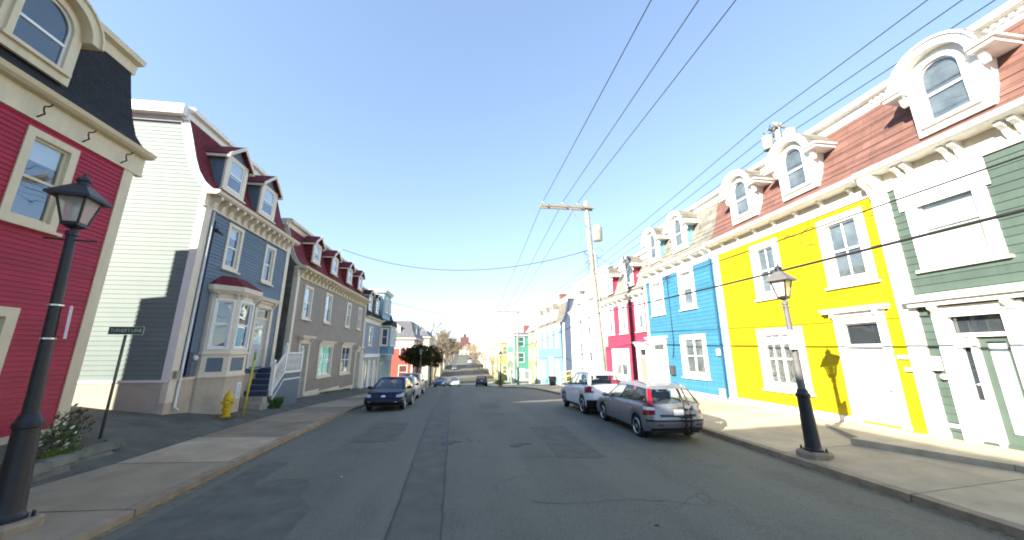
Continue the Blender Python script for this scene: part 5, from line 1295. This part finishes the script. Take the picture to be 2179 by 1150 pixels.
m_wood = M('pole_wood', (.33,.30,.25), rough=.9, var=.25, vs=5, streak=.3, bump=.3, bs=30)
m_armw = M('crossarm_wood', (.25,.22,.18), rough=.9, var=.3, vs=8)
m_galv = M('galvanised', (.45,.46,.47), metal=.6, rough=.45)
m_cable = M('black_cable', (.02,.02,.022), rough=.6, var=.1)
def pole(name, label, base, top, arm, armz, trans=None, group='utility poles'):
    t = thing(name, label, 'utility pole', base, 0, group)
    q = MB(); n = 6; pts = [tuple(Vector(base)+(Vector(top)-Vector(base))*k/n) for k in range(n+1)]
    q.tube(pts, [.20-.05*k/n for k in range(n+1)], 14); q.build('mast', m_wood, t, smooth=True)
    x0, x1 = arm; y = top[1]
    if arm:
        a = MB(); a.box(x0, x1, y-.24, y-.14, armz-.08, armz+.06); a.build('crossarm', m_armw, t)
        a = MB(); a.box(x0, x1, y+.14, y+.24, armz-.08, armz+.06); a.build('crossarm', m_armw, t)
        for xx in (x0+.15, x0+(x1-x0)*.4, x0+(x1-x0)*.68):
            a = MB(); a.lathe([(.015,0),(.015,.08),(.05,.09),(.055,.13),(.03,.15),(.05,.17),(.045,.21),(0,.23)], (xx, y-.19, armz+.06), 10); a.build('insulator', M('porcelain', (.5,.5,.48), rough=.2), t, smooth=True)
        a = MB(); a.tube([(x0+(x1-x0)*.5, y-.2, armz-.08), (top[0]-.12, y-.15, armz-1.35)], .03, 6); a.build('brace', m_galv, t)
    if trans:
        (cx, cy, cz, r_, hh) = trans; a = MB(); a.lathe([(r_*.9,0),(r_,.05),(r_,hh-.1),(r_*.8,hh),(0,hh+.04)], (cx, cy, cz), 16); tb = a.build('transformer', M('transformer_grey', (.33,.31,.25), rough=.45), t, auto=40)
        for k in (-1, 1): a = MB(); a.lathe([(.03,0),(.05,.05),(.03,.1),(.05,.15),(0,.22)], (cx+k*.12, cy, cz+hh), 8); a.build('bushing', MATS['porcelain'], tb, smooth=True)
    if name == 'transformer_pole':
        for dx, dy in ((-.75,.1),(.1,-.8)):
            a = MB(); a.lathe([(.28,0),(.32,.05),(.32,.9),(.26,1.0),(0,1.05)], (top[0]+dx, top[1]+dy, 15.7), 16); a.build('transformer', MATS['transformer_grey'], t, auto=40)
        for k in range(12):
            a = MB(); p = [(top[0]+random.uniform(-.9,.9), top[1]+random.uniform(-.6,.6), 16.8)]
            for i in range(4): p.append((p[-1][0]+random.uniform(-.35,.35), p[-1][1]+random.uniform(-.3,.3), p[-1][2]+random.uniform(-.3,.35)))
            a.tube(p, .018, 5); a.build('loose_cable', m_cable, t, smooth=True)
    return t
p1 = pole('utility_pole', 'weathered wooden utility pole with crossarm and transformer in front of white house', (8.78,22.0,P(22)-.1), (8.10,22,12.75), (4.86,8.62), 12.25, (8.75,21.85,9.85,.33,1.0))
for k in range(26):
    q = MB(); a = random.uniform(0,6.28); p = [(8.35+random.uniform(-.1,.2), 22+random.uniform(-.2,.2), random.uniform(7.9,9.4))]
    for i in range(5): p.append((p[-1][0]+.20*math.cos(a), p[-1][1]+random.uniform(-.1,.1), p[-1][2]+.16*math.sin(a))); a += random.uniform(-1.3,1.3)
    q.tube(p, .010, 5); q.build('loose_cable', m_cable, p1, smooth=True)
q = MB(); q.tube([(8.45,21.85,9.2),(8.65,21.85,6),(8.85,21.85,1.5)], .03, 6); q.build('riser_pipe', M('pvc_grey', (.5,.5,.46)), p1, smooth=True)
pole('utility_pole', 'slim utility pole with crossarm downhill by the pale blue house', (8.6,57.5,P(57)-.2), (8.5,57.5,9.3), (4.9,9.0), 9.0)
pole('utility_pole', 'third utility pole with crossarm far down the street', (7.9,86,P(86)-.2), (7.8,86,8.7), (4.6,8.4), 8.4)
pole('transformer_pole', 'utility pole with cream transformers rising behind the yellow house roof', (20.6,18.6,.5), (20.6,18.6,17.7), (20.1,21.1), 17.35, (21.25,18.4,15.9,.40,1.15))

def wire(label, pts, r=.012, sag=0., n=18, name='power_line', group='overhead wires', cat='wire'):
    out = []
    for (a, b) in zip(pts, pts[1:]):
        for k in range(n+(1 if b is pts[-1] else 0)):
            t = k/n; out.append(tuple(a[i]+(b[i]-a[i])*t-(sag*4*t*(1-t) if i == 2 else 0) for i in range(3)))
    q = MB(); q.tube(out, r, 5); o = q.build(name, m_cable, None, smooth=True); tag(o, label, cat, group); return o
for i, (x, l) in enumerate(((5.0,'outer'),(6.35,'middle'),(7.4,'inner'))):
    wire(f'{l} of three high wires running over the street from the crossarm', [(x,-30,12.6),(x,21.8,12.48),(x-.0,57.5,9.2)], .017, .25)
for i, (dx, dz, l) in enumerate(((-1.0,.35,'topmost'),(0,0,'middle'),(1.0,-.25,'lowest'))):
    wire(f'{l} of three parallel wires above the brown red roofs', [(20.6+dx,-25,17.4+dz),(20.6+dx,18.6,17.35+dz),(20.6+dx,75,15.2+dz)], .024, .35)
wire('thick black cable sagging past the yellow and green house fronts', [(8.0,-20,4.9),(8.5,22,4.95),(8.6,57.5,3.4)], .032, .35, name='telephone_cable')
wire('thin black cable above the thick one in front of green house', [(8.0,-20,5.7),(8.45,22,5.75)], .018, .35, name='telephone_cable')
wire('wire crossing high over the street from grey house to utility pole', [(-10.0,28.9,10.6),(8.35,22,9.3)], .024, 1.6, name='service_wire')
wire('faint wire crossing the street from teal house downhill', [(-9.5,45,8.6),(8.5,57.5,7.4)], .022, .6, name='service_wire')
wire('service wire dropping from utility pole to bright blue house', [(8.35,22,8.9),(11.9,19.4,7.0)], .012, .25, name='service_wire')

# hydrant, marker post, lane sign
m_hyd = M('hydrant_yellow', (.62,.40,.012), rough=.45, var=.12, vs=8)
hz = gz(-8.3, 14.5)+.02
t = thing('fire_hydrant', 'yellow fire hydrant on the asphalt by the bay window', 'fire hydrant', (-8.3,14.5,hz))
q = MB(); q.lathe([(.17,0),(.17,.05),(.12,.07),(.115,.22),(.16,.23),(.16,.28),(.125,.30),(.12,.58),(.155,.60),(.155,.65),(.13,.68),(.11,.78),(.06,.84),(.035,.85),(.035,.90),(0,.91)], (-8.3,14.5,hz), 18); q.build('barrel', m_hyd, t, auto=40)
for a, r_, l_ in ((0,.055,.2),(math.pi,.055,.2),(-math.pi/2,.075,.22)):
    q = MB(); d = Vector((math.cos(a), math.sin(a), 0)); c = Vector((-8.3,14.5,hz+.5)); q.tube([c, c+d*(l_-.05), c+d*(l_-.05), c+d*l_], [r_*.8,r_*.8,r_,r_], 10); q.build('nozzle_cap', m_hyd, t)
t = thing('marker_post', 'tall thin yellow marker post beside the fire hydrant', 'post', (-8.1,15.15,hz))
q = MB(); q.tube([(-8.12,15.2,P(15)+.1),(-8.0,15.18,2.45)], .035, 8); q.build('rod', M('marker_yellow', (.55,.5,.03), rough=.5), t, smooth=True)
q = MB(); q.tube([(-8.01,15.18,2.2),(-7.99,15.18,2.5)], .04, 8); q.build('reflector_band', M('marker_green', (.25,.4,.05)), t, smooth=True)
t = thing('street_sign', 'green street name sign on thin post at the lane corner', 'street sign', (-8.62,10.4,.4))
q = MB(); q.tube([(-8.64,10.4,.3),(-8.60,10.36,2.93)], .03, 8); q.build('post', M('sign_post_steel', (.12,.12,.105), metal=.4, rough=.6), t, smooth=True)
q = MB(); q.box(-9.0,-8.2,10.345,10.360,2.94,3.14); q.build('name_plate', M('sign_green', (.012,.10,.05), rough=.4), t)
for (a, b, c, d_) in ((-9.0,-8.2,3.13,3.14),(-9.0,-8.2,2.94,2.95),(-9.0,-8.99,2.95,3.13),(-8.21,-8.2,2.95,3.13)):
    q = MB(); q.box(a, b, 10.342, 10.346, c, d_); q.build('plate_border', m_white, t)
fc = bpy.data.curves.new('lettering', 'FONT'); fc.body = "TURNER'S LANE"; fc.size = .125; fc.align_x = 'CENTER'; fc.align_y = 'CENTER'; fc.extrude = .001
ft = bpy.data.objects.new('lettering', fc); COL.objects.link(ft); bpy.context.view_layer.update()
lm = bpy.data.meshes.new_from_object(ft.evaluated_get(bpy.context.evaluated_depsgraph_get())); bpy.data.objects.remove(ft); lm.name = 'lettering'; lm.materials.clear(); lm.materials.append(m_white)
fo = bpy.data.objects.new('lettering', lm); COL.objects.link(fo); fo.location = (-8.6, 10.343, 3.04); fo.rotation_euler = (R(90), 0, 0); fo.scale = (.80,1,1); par(fo, t)

# ---------------------------------------------------------------- far houses
def far_house(name, label, x0, x1, y0, y1, ze, zr, wallm, roofm, trim, west=True, rows=2, group='houses further down the street', inset=.7, cols=None, front=True, zb=None, base=None):
    """a house seen small: walls, mansard, cornice, windows on the wall to the viewer and the wall to the street"""
    zb = P(y0)-.5 if zb is None else zb
    o = thing(name, label, 'house', ((x0+x1)/2, (y0+y1)/2, zb+.5), 0, group)
    q = MB(); q.box(x0, x1, y0, y1, zb-1, ze); q.build('wall', wallm, o)
    q = MB(); a, b, c, d = x0-.25, x1+.25, y0-.25, y1+.25; i = inset
    q.add([(a,c,ze+.1),(b,c,ze+.1),(b,d,ze+.1),(a,d,ze+.1),(x0+i*.55,y0+i*.55,ze+.1+(zr-ze)*.45),(x1-i*.55,y0+i*.55,ze+.1+(zr-ze)*.45),(x1-i*.55,y1-i*.55,ze+.1+(zr-ze)*.45),(x0+i*.55,y1-i*.55,ze+.1+(zr-ze)*.45),(x0+i,y0+i,zr),(x1-i,y0+i,zr),(x1-i,y1-i,zr),(x0+i,y1-i,zr)],
          [(0,1,5,4),(1,2,6,5),(2,3,7,6),(3,0,4,7),(4,5,9,8),(5,6,10,9),(6,7,11,10),(7,4,8,11),(8,9,10,11),(0,3,2,1)]); q.build('roof', roofm, o)
    q = MB(); q.box(a-.08, b+.08, c-.08, d+.08, ze-.12, ze+.10); q.build('cornice', trim, o)
    for xx in (x0, x1-.2):
        q = MB(); q.box(xx-.03, xx+.23, y0-.05, y0+.05, zb-.5, ze-.12); q.build('corner_board', trim, o)
    H_ = (ze-zb-.6)/max(1, rows)
    def win(F, u, v, w=.55, hh=.95):
        q = F.mb(); frame_ring(q, u-w-.14, u+w+.14, v-hh-.14, v+hh+.14, .14, 0, .06); k = q.build('window', trim, o)
        q = F.mb(); q.box(u-w, u+w, v-.04, v+.04, .02, .05); q.build('rail', trim, k)
        for e, f in ((v-hh, v-.04), (v+.04, v+hh)): F.mb().box(u-w, u+w, e, f, .008, .02).build('pane', m_glassd, k)
    Fs = Fr('S', y0); Fw = Fr('R', x0) if west else Fr('L', x1)
    for r_ in range(rows):
        v = zb+.9+H_*(r_+.52)
        n = cols or max(1, int((x1-x0)/2.6))
        for k in range(n): win(Fs, x0+(x1-x0)*(k+.5)/n, v)
        if front:
            n2 = max(1, int((y1-y0)/3.2))
            for k in range(n2):
                if r_ == 0 and k == n2-1:
                    u = y0+(y1-y0)*(k+.5)/n2; q = Fw.mb(); q.box(u-.6, u+.6, zb+.3, zb+2.7, 0, .06); dd_ = q.build('door', trim, o); Fw.mb().box(u-.42, u+.42, zb+.3, zb+2.45, .061, .08).build('door_leaf', MATS['grey_door'], dd_)
                else: win(Fw, y0+(y1-y0)*(k+.5)/n2, v)
    if zr-ze > 1.6:
        for k in range(max(1, int((y1-y0)/5))):
            u = y0+(y1-y0)*(k+.5)/max(1, int((y1-y0)/5)); q = Fw.mb(); q.box(u-.65, u+.65, ze+.35, ze+1.9, -1.2, -.1); q.prism([(u-.8,ze+1.9),(u+.8,ze+1.9),(u,ze+2.4)], -1.2, .0); dm = q.build('dormer', trim, o); Fw.mb().box(u-.38, u+.38, ze+.6, ze+1.7, -.1, -.09).build('pane', m_glassd, dm)
        q = Fs.mb(); u = (x0+x1)/2; q.box(u-.6, u+.6, ze+.35, ze+1.8, -1.4, -.15); q.prism([(u-.75,ze+1.8),(u+.75,ze+1.8),(u,ze+2.3)], -1.4, -.05); dm = q.build('dormer', trim, o); Fs.mb().box(u-.36, u+.36, ze+.6, ze+1.6, -.15, -.14).build('pane', m_glassd, dm)
    return o
def wm(n, c): return M(n, c, rough=.6, var=.08, clap=.18)
h = far_house('brick_red_house', 'brick red house with pale upper storey and tall chimney past the teal house', -13.5, -7.9, 58, 70, 4.6, 7.4, wm('brick_red_wall', (.42,.085,.06)), M('slate_roof', (.12,.12,.135), var=.2), m_offw, west=False, rows=2)
q = MB(); q.box(-12.9,-12.1,59,60,6.5,9.2); q.box(-12.75,-12.25,59.2,59.8,9.2,10.4); q.build('chimney', M('red_chimney', (.22,.085,.07), brick=(.25,.08,.01,(1.2,1.1,1,1))), h)
q = MB(); q.box(-13.55,-7.85,57.93,58.0,3.0,4.5); q.build('upper_band', wm('pale_upper', (.55,.5,.44)), h)
far_house('cream_house', 'cream house with flat cornice behind the round dark trees', -14, -7.5, 78, 92, 5.6, 7.0, wm('cream_wall', (.55,.47,.34)), MATS['slate_roof'], m_offw, west=False, rows=2)
far_house('tan_house', 'tan house half hidden behind the tall bare tree', -15, -7.5, 118, 134, 3.6, 5.6, wm('tan_wall', (.45,.33,.2)), MATS['slate_roof'], m_offw, west=False, rows=2)
far_house('buff_house', 'buff house among the bare trees up the far hill', -16, -8, 150, 168, 4.0, 6.4, wm('buff_wall', (.5,.42,.3)), MATS['slate_roof'], m_offw, west=False, rows=2)
far_house('olive_cream_house', 'olive and cream house adjoining the pale blue house', 12, 20, 58.7, 67.5, 6.3, 8.8, wm('olive_cream_wall', (.22,.25,.14)), M('grey_far_roof', (.28,.27,.24), var=.2), m_bright, rows=3)
h = far_house('teal_green_house', 'teal green house with white windows and shop window facing up the street', 10.9, 18, 80, 92, 6.2, 6.9, wm('teal_green_wall', (.08,.28,.21)), MATS['slate_roof'], m_bright, rows=3, cols=2)
q = MB(); q.box(11.6,14.9,79.9,79.98,-3.6,-1.2); q.build('shop_window', m_bright, h)
for k in range(2): q = MB(); q.box(11.9+k*1.5,13.0+k*1.5,79.86,79.9,-3.2,-1.6); q.build('shop_pane', m_glassd, h)
q = MB(); q.box(14.0,15.4,84,85.2,6.5,8.8); q.build('chimney', MATS['red_chimney'], h)
for i, (nm, col, lb, ya, yb, ze, x0) in enumerate((('primrose_house', (.5,.43,.14), 'primrose yellow house with grey roof beyond the teal green one', 96, 108, 5.0, 9.4),
      ('lemon_house', (.62,.56,.05), 'lemon yellow house downhill behind the sunny bare saplings', 108.5, 120, 4.0, 9.2), ('rose_house', (.55,.25,.20), 'dusty rose house in the far sunny row', 120.5, 132, 4.3, 9.0),
      ('ivory_house', (.5,.44,.3), 'ivory house in the middle of the far sunny row', 132.5, 150, 4.6, 8.8), ('straw_house', (.6,.5,.3), 'straw coloured house near the top of the far row', 152, 170, 5.0, 8.6),
      ('bone_house', (.5,.47,.40), 'bone white house climbing the far hill', 172, 192, 6.2, 8.4), ('chalk_house', (.5,.5,.46), 'chalk white house highest in the far sunny row', 195, 225, 8.6, 8.4))):
    far_house(nm, lb, x0, x0+8, ya, yb, ze, ze+2.4, wm(nm+'_wall', col), MATS['grey_far_roof'], m_bright, rows=2)
# brick tower block on the skyline
h = thing('brick_tower', 'dark red brick tower standing on the skyline at the end of the street', 'building', (0.5, 420, 6))
m_brk = M('skyline_brick', (.17,.06,.055), var=.1)
q = MB(); q.box(-5,5,415,428,0,19.5); q.build('wall', m_brk, h); q = MB(); q.box(-1.6,2,417,424,19.5,23); q.build('lift_house', M('skyline_dark', (.12,.06,.06)), h)
q = MB(); q.box(-8,-5,416,428,0,14); q.build('wing', wm('pink_wing', (.5,.26,.22)), h); q = MB(); q.box(5,9,416,428,0,13.5); q.build('wing', MATS['pink_wing'], h)
for r_ in range(4):
    for k in range(4): q = MB(); q.box(-4.2+k*2.3,-2.9+k*2.3,414.9,415,9.5+r_*2.4,11+r_*2.4); q.build('window', m_glassd, h)
rng = random.Random(3)
names = ['buff','white','grey','tan','pale blue','cream','rust','mint','stone','yellow','peach','slate']
for i in range(12):
    x = (-1)**i*(6+i*4.4)-6; yb = 290+rng.uniform(0,60)+i*6; c = [(.5,.46,.36),(.66,.65,.6),(.35,.35,.35),(.45,.36,.25),(.4,.5,.58),(.6,.55,.42),(.4,.16,.1),(.4,.55,.46),(.5,.48,.44),(.6,.5,.15),(.6,.4,.28),(.25,.28,.32)][i]
    w_ = rng.uniform(7,10); zb_ = hill(x, yb)-1
    o = thing('hillside_house', f'small {names[i]} house on the distant hillside', 'house', (x, yb, zb_), 0, 'houses on the distant hill')
    q = MB(); q.box(x-w_/2,x+w_/2,yb,yb+9,zb_-2,zb_+6.2); q.build('wall', wm('hill_wall_%s' % names[i].replace(' ', '_'), c), o)
    q = MB(); q.prism([(x-w_/2-.4,zb_+6.2),(x+w_/2+.4,zb_+6.2),(x,zb_+8.8)], 0, 1); q.v = [(a, yb-.3+cc*9.6, b) for a, b, cc in q.v]; q.build('roof', MATS['slate_roof'] if i % 2 else MATS['grey_far_roof'], o)
    for r_ in range(2):
        for k in range(2): q = MB(); u = x-w_*.22+k*w_*.44; q.box(u-.6,u+.6,yb-.06,yb,zb_+1+r_*2.8,zb_+2.6+r_*2.8); q.build('window', m_glassd, o)

# ---------------------------------------------------------------- trees and plants
m_bark = M('bark', (.19,.155,.115), rough=.95, var=.3, vs=6, bump=.5, bs=20)
m_twig = M('twig_bark', (.30,.245,.175), rough=.95, var=.25, vs=3)
def bare_tree(name, label, x, y, z, Hh, spread, seed, twig=None, depth=5, group='bare trees', thin=1.):
    rg = random.Random(seed); t = thing(name, label, 'tree', (x, y, z), 0, group)
    tr = MB(); cr = MB()
    def grow(p, d, L_, r_, lv):
        n = 4; pts = [p]; dd = d.copy()
        for i in range(n):
            dd = (dd+Vector((rg.uniform(-.14,.14), rg.uniform(-.14,.14), rg.uniform(-.03,.12)))).normalized(); pts.append(pts[-1]+dd*L_/n)
        rr = [r_*(1-.45*i/n) for i in range(n+1)]
        (tr if lv == 0 else cr).tube([tuple(q_) for q_ in pts], rr, 8 if lv == 0 else (5 if lv < 3 else 3), cap=False)
        if lv >= depth: return
        k = rg.choice((3,3,4)) if lv else 5
        for i in range(k):
            a = rg.uniform(0, 6.28); tilt = rg.uniform(.3,.75)*spread
            ax = dd.orthogonal().normalized(); ax.rotate(Matrix.Rotation(a, 3, dd)); nd = (dd*math.cos(tilt)+ax*math.sin(tilt)).normalized()
            j = n if i == 0 else rg.randint(2, n); grow(pts[j], nd, L_*rg.uniform(.58,.82), max(rr[j]*rg.uniform(.5,.7), .012*thin), lv+1)
    grow(Vector((x, y, z)), Vector((0,0,1)), Hh*.30, Hh*.022, 0)
    tr.build('trunk', m_bark, t, smooth=True); cr.build('crown', twig or m_twig, t, smooth=True); return t
bare_tree('bare_tree', 'tallest bare tree rising behind the dark round trees', -8.2, 104, P(104), 20, 1.0, 5, depth=6, thin=4)
bare_tree('bare_tree', 'bare tree between the cream house and the tallest bare tree', -10.8, 98, P(98), 15, 1.0, 8, depth=5, thin=4)
bare_tree('bare_tree', 'bare tree half way up the far slope', -8.0, 140, P(140), 15, 1.0, 12, depth=5, thin=5)
bare_tree('bare_tree', 'bare tree beside the grey parked car on far hill', -7.0, 175, P(175), 14, 1.0, 14, depth=5, thin=5)
bare_tree('bare_tree', 'leafless young tree in front of the teal green house', 9.0, 68, P(68)+.3, 8.6, .85, 21, depth=4, twig=M('sunlit_twig', (.42,.33,.22)), thin=1.5)  # paler copy of twig_bark, sunlight put into the colour
bare_tree('bare_tree', 'leafless young tree by the primrose house', 7.2, 84, P(84)+.3, 8.0, .85, 24, depth=4, twig=MATS['sunlit_twig'], thin=1.5)
for i, (x, y) in enumerate(((-6.5,196),(-6.0,222),(-7,250),(-9,280),(-20,310),(-34,330))):
    bare_tree('hill_tree', f'{["lowest","second","third","fourth","fifth","highest"][i]} of the brown bare trees climbing the far hill', x, y, hill(x, y), 15, 1.0, 40+i, depth=5, thin=7, group='bare trees on the far hill', twig=M('hill_twig', (.20,.15,.10)))

for i, (x, y) in enumerate(((6.2,150),(6.0,205),(5.6,245),(4.0,285))):
    bare_tree('hill_tree', f'{["lowest","second","third","highest"][i]} of the sunlit bare trees lining the far sunny row', x, y, hill(x, y), 11, 1.0, 60+i, depth=5, thin=5, group='bare trees by the far sunny row', twig=MATS['sunlit_twig'])

def leaf_cloud(q, c, rx, ry, rz_r, n, size, rg, shell=.55, lump=.22):
    for i in range(n):
        while True:
            v = Vector((rg.uniform(-1,1), rg.uniform(-1,1), rg.uniform(-1,1)))
            if shell < v.length <= 1: break
        k = 1+lump*math.sin(v.x*7+c[0])*math.cos(v.y*6+c[1])+lump*.7*math.sin(v.z*8+v.x*5)
        p = Vector((c[0]+v.x*rx*k, c[1]+v.y*ry*k, c[2]+v.z*rz_r*k)); s = size*rg.uniform(.6,1.4)
        n1 = Vector((rg.gauss(0,1), rg.gauss(0,1), rg.gauss(0,.7))).normalized(); a = n1.orthogonal().normalized()*s; b = n1.cross(a).normalized()*s*.55
        o = len(q.v); q.v += [tuple(p-a), tuple(p-b*.9), tuple(p+a), tuple(p+b)]; q.f.append((o, o+1, o+2, o+3))
m_yew = M('dark_yew_leaf', (.040,.038,.010), rough=.7, var=.5, vs=1.2, spec=.2)
def round_tree(label, x, y, z, zc, rx, rz_r, seed, n=4300):
    rg = random.Random(seed); t = thing('round_tree', label, 'tree', (x, y, z), 0, 'dark round trees at the kerb')
    q = MB(); q.tube([(x,y,z),(x+.05,y,z+(zc-z)*.5),(x-.03,y,zc)], [.16,.13,.09], 10)
    for k in range(7):
        a = k*.9; q.tube([(x,y,zc-rz_r*.9),(x+rx*.35*math.cos(a),y+rx*.35*math.sin(a),zc-rz_r*.3),(x+rx*.7*math.cos(a),y+rx*.7*math.sin(a),zc+rz_r*.2)], [.07,.05,.02], 6)
    q.build('trunk', m_bark, t, smooth=True)
    q = MB(); leaf_cloud(q, (x,y,zc), rx, rx, rz_r, n, .15, rg, shell=.35, lump=.2); q.build('crown', m_yew, t)
round_tree('near dark round tree with flat crown behind the far lamp post', -5.75, 46.5, P(46.5)+.1, 2.05, 1.95, 1.25, 3)
round_tree('farther dark round tree with flat crown past the planter', -5.45, 61, P(61)+.1, 1.75, 2.05, 1.55, 4)
# planter box at the kerb downhill
t = thing('planter_box', 'pale concrete planter box on the pavement under the dark trees', 'planter', (-5.9,53,P(53)))
q = MB(); q.box(-7.0,-5.0,52.4,54.0,P(53)-.2,P(53)+.95); q.build('box', M('planter_concrete', (.40,.36,.31), rough=.9, var=.15), t); q = MB(); q.box(-6.85,-5.15,52.55,53.85,P(53)+.95,P(53)+.99); q.build('soil', m_earth, t)

# garden bed by the crimson house: stone edging, shrub and grass
m_stone = M('bed_stone', (.15,.145,.12), rough=.9, var=.3, vs=3, rnd=.2, bump=.4, bs=25)
bed = thing('stone_bed_wall', 'low dry stone edging of the garden bed in front of crimson house', 'low wall', (-8.0,8.4,.2))
rg = random.Random(9)
for row in range(2):
    y = 5.2+row*.3
    while y < 10.4:
        l_ = rg.uniform(.6,1.15); xx = -7.62-.17*(y-7); z0 = .14+row*.17
        q = MB(); j = lambda s=.02: rg.uniform(-s, s); y1 = min(y+l_, 10.5)
        q.add([(xx-.22+j(),y+.012,z0),(xx+.05+j()-row*.05,y+.012,z0),(xx+.05+j()-row*.05,y1-.012,z0),(xx-.22,y1-.012,z0),(xx-.22+j(),y+.03,z0+.165),(xx+.02+j()-row*.05,y+.03,z0+.16+j(.01)),(xx+.02+j()-row*.05,y1-.03,z0+.16+j(.01)),(xx-.22,y1-.03,z0+.165)],
              [(0,3,2,1),(4,5,6,7),(0,1,5,4),(1,2,6,5),(2,3,7,6),(3,0,4,7)]); q.build('stone', m_stone, bed); y += l_
    xa = lambda y_: -7.70-.17*(y_-7)
q = MB(); q.add([(-7.85+.17*1.8,5.2,.44),(-8.42,10.45,.44),(-9.4,10.3,.62),(-9.4,5.2,.62)], [(0,1,2,3)]); tag(q.build('garden_soil', m_earth), kind='structure')
def shrub(name, label, x, y, z, rx, rz_r, n, size, mat_, seed, flower=None, group=None):
    rg = random.Random(seed); t = thing(name, label, 'shrub', (x, y, z), 0, group)
    q = MB()
    for k in range(9): a = k*.7; q.tube([(x,y,z),(x+rx*.35*math.cos(a),y+rx*.35*math.sin(a),z+rz_r*.9),(x+rx*.7*math.cos(a),y+rx*.7*math.sin(a),z+rz_r*1.5)], [.014,.01,.005], 5)
    q.build('stems', m_bark, t); q = MB(); leaf_cloud(q, (x,y,z+rz_r), rx, rx, rz_r, n, size, rg, shell=.1, lump=.3); q.build('leaves', mat_, t)
    if flower: q = MB(); leaf_cloud(q, (x,y,z+rz_r*1.05), rx, rx, rz_r, flower[0], size*.8, rg, shell=.7); q.build('blossom', flower[1], t)
m_lf = M('shrub_leaf', (.075,.10,.028), rough=.6, var=.4, vs=3); m_lf2 = M('olive_leaf', (.085,.085,.03), rough=.6, var=.4, vs=3); m_fl = M('white_blossom', (.6,.62,.5), rough=.7); m_gr = M('grass_green', (.12,.17,.02), rough=.7, var=.3, vs=4)
shrub('flowering_shrub', 'small shrub with white flowers in the bed by the lamp post', -8.35, 9.1, .46, .27, .30, 260, .045, m_lf, 2, (60, m_fl))
shrub('olive_shrub', 'leggy olive green shrub at the corner of crimson house', -8.85, 9.9, .5, .30, .36, 280, .045, m_lf2, 3)
def tufts(name, label, pts, n, hh, mat_, seed, sp=.15):
    rg = random.Random(seed); q = MB()
    for (x, y, z) in pts:
        for k in range(n):
            a = rg.uniform(0,6.28); r_ = rg.uniform(0,sp); bx, by = x+r_*math.cos(a), y+r_*math.sin(a); d = rg.uniform(0,6.28); h_ = hh*rg.uniform(.5,1.2); l_ = h_*.5
            o = len(q.v); q.v += [(bx-.012,by,z),(bx+.012,by,z),(bx+l_*.4*math.cos(d),by+l_*.4*math.sin(d),z+h_*.7),(bx+l_*math.cos(d),by+l_*math.sin(d),z+h_)]; q.f.append((o,o+1,o+2,o+3))
    o = q.build(name, mat_); tag(o, label, None, None, 'stuff'); return o
tufts('grass', 'bright green grass in the bed by crimson house', [(-8.2-.0*k, 7.6+k*.22, .44) for k in range(9)], 60, .12, m_gr, 5, .22)
tufts('weeds', 'green weeds growing beside the blue steps', [(-8.42,17.9,P(18)+.22),(-8.35,18.1,P(18)+.22),(-8.4,18.3,P(18)+.2)], 120, .42, M('weed_green', (.05,.11,.02), var=.4), 6, .14)
tufts('weeds', 'scattered weeds along the foot of the grey house', [(-9.35, y, zLw(y)) for y in np.arange(26.0,32.5,.25)], 12, .14, MATS['weed_green'], 7, .12)
tufts('weeds', 'yellowing weeds round the hydrant foot', [(-8.3+.25*math.cos(a),14.5+.3*math.sin(a),gz(-8.3,14.5)+.01) for a in np.arange(0,6.2,.5)], 14, .09, M('dry_weed', (.2,.19,.04)), 8, .1)

# yard between the white and pale blue houses
t = thing('yard_fence', 'wooden yard fence with pale posts between white and pale blue houses', 'fence', (11.6,41,P(41)))
m_fen = M('fence_wood', (.55,.50,.32), rough=.8, var=.15)
for k in range(5): x = 10.9+k*.75; q = MB(); q.box(x-.06,x+.06,41.0,41.12,P(41)-.2,P(41)+1.7+.14*k); q.build('post', m_fen, t)
for z in (.5, 1.1, 1.62):
    q = MB(); q.prism([(10.9,P(41)+z),(13.9,P(41)+z+.5),(13.9,P(41)+z+.6),(10.9,P(41)+z+.1)], 0, 1); q.v = [(a, 41.0-.04+.04*c, b) for a, b, c in q.v]; q.build('rail', m_fen, t)
shrub('yard_shrub', 'yellow green shrub behind the wooden yard fence', 12.6, 42.0, P(42)+.3, .8, .7, 900, .10, M('yellow_leaf', (.22,.24,.03), var=.4), 11)
shrub('roadside_shrub', 'low green shrub on the sunny corner downhill', 5.9, 60, P(60)+.2, .9, .45, 800, .10, M('lime_leaf', (.16,.22,.04), var=.4), 12)
t = thing('rubbish_bin', 'dark wheeled bin standing by the yard fence', 'bin', (10.4,42.4,P(42)))
q = MB(); q.add([(10.15,42.1,P(42)+.1),(10.7,42.1,P(42)+.1),(10.7,42.7,P(42)+.1),(10.15,42.7,P(42)+.1),(10.05,42.0,P(42)+1.15),(10.8,42.0,P(42)+1.15),(10.8,42.8,P(42)+1.15),(10.05,42.8,P(42)+1.15)], [(0,1,5,4),(1,2,6,5),(2,3,7,6),(3,0,4,7),(0,3,2,1),(4,5,6,7)]); q.build('bin_body', m_blk, t)
q = MB(); q.prism([(10.0,P(42)+1.16),(10.85,P(42)+1.16),(10.8,P(42)+1.26),(10.1,P(42)+1.30)], 41.95, 42.85); q.v = [(a, c, b) for a, b, c in q.v]; q.build('bin_lid', m_blk, t)
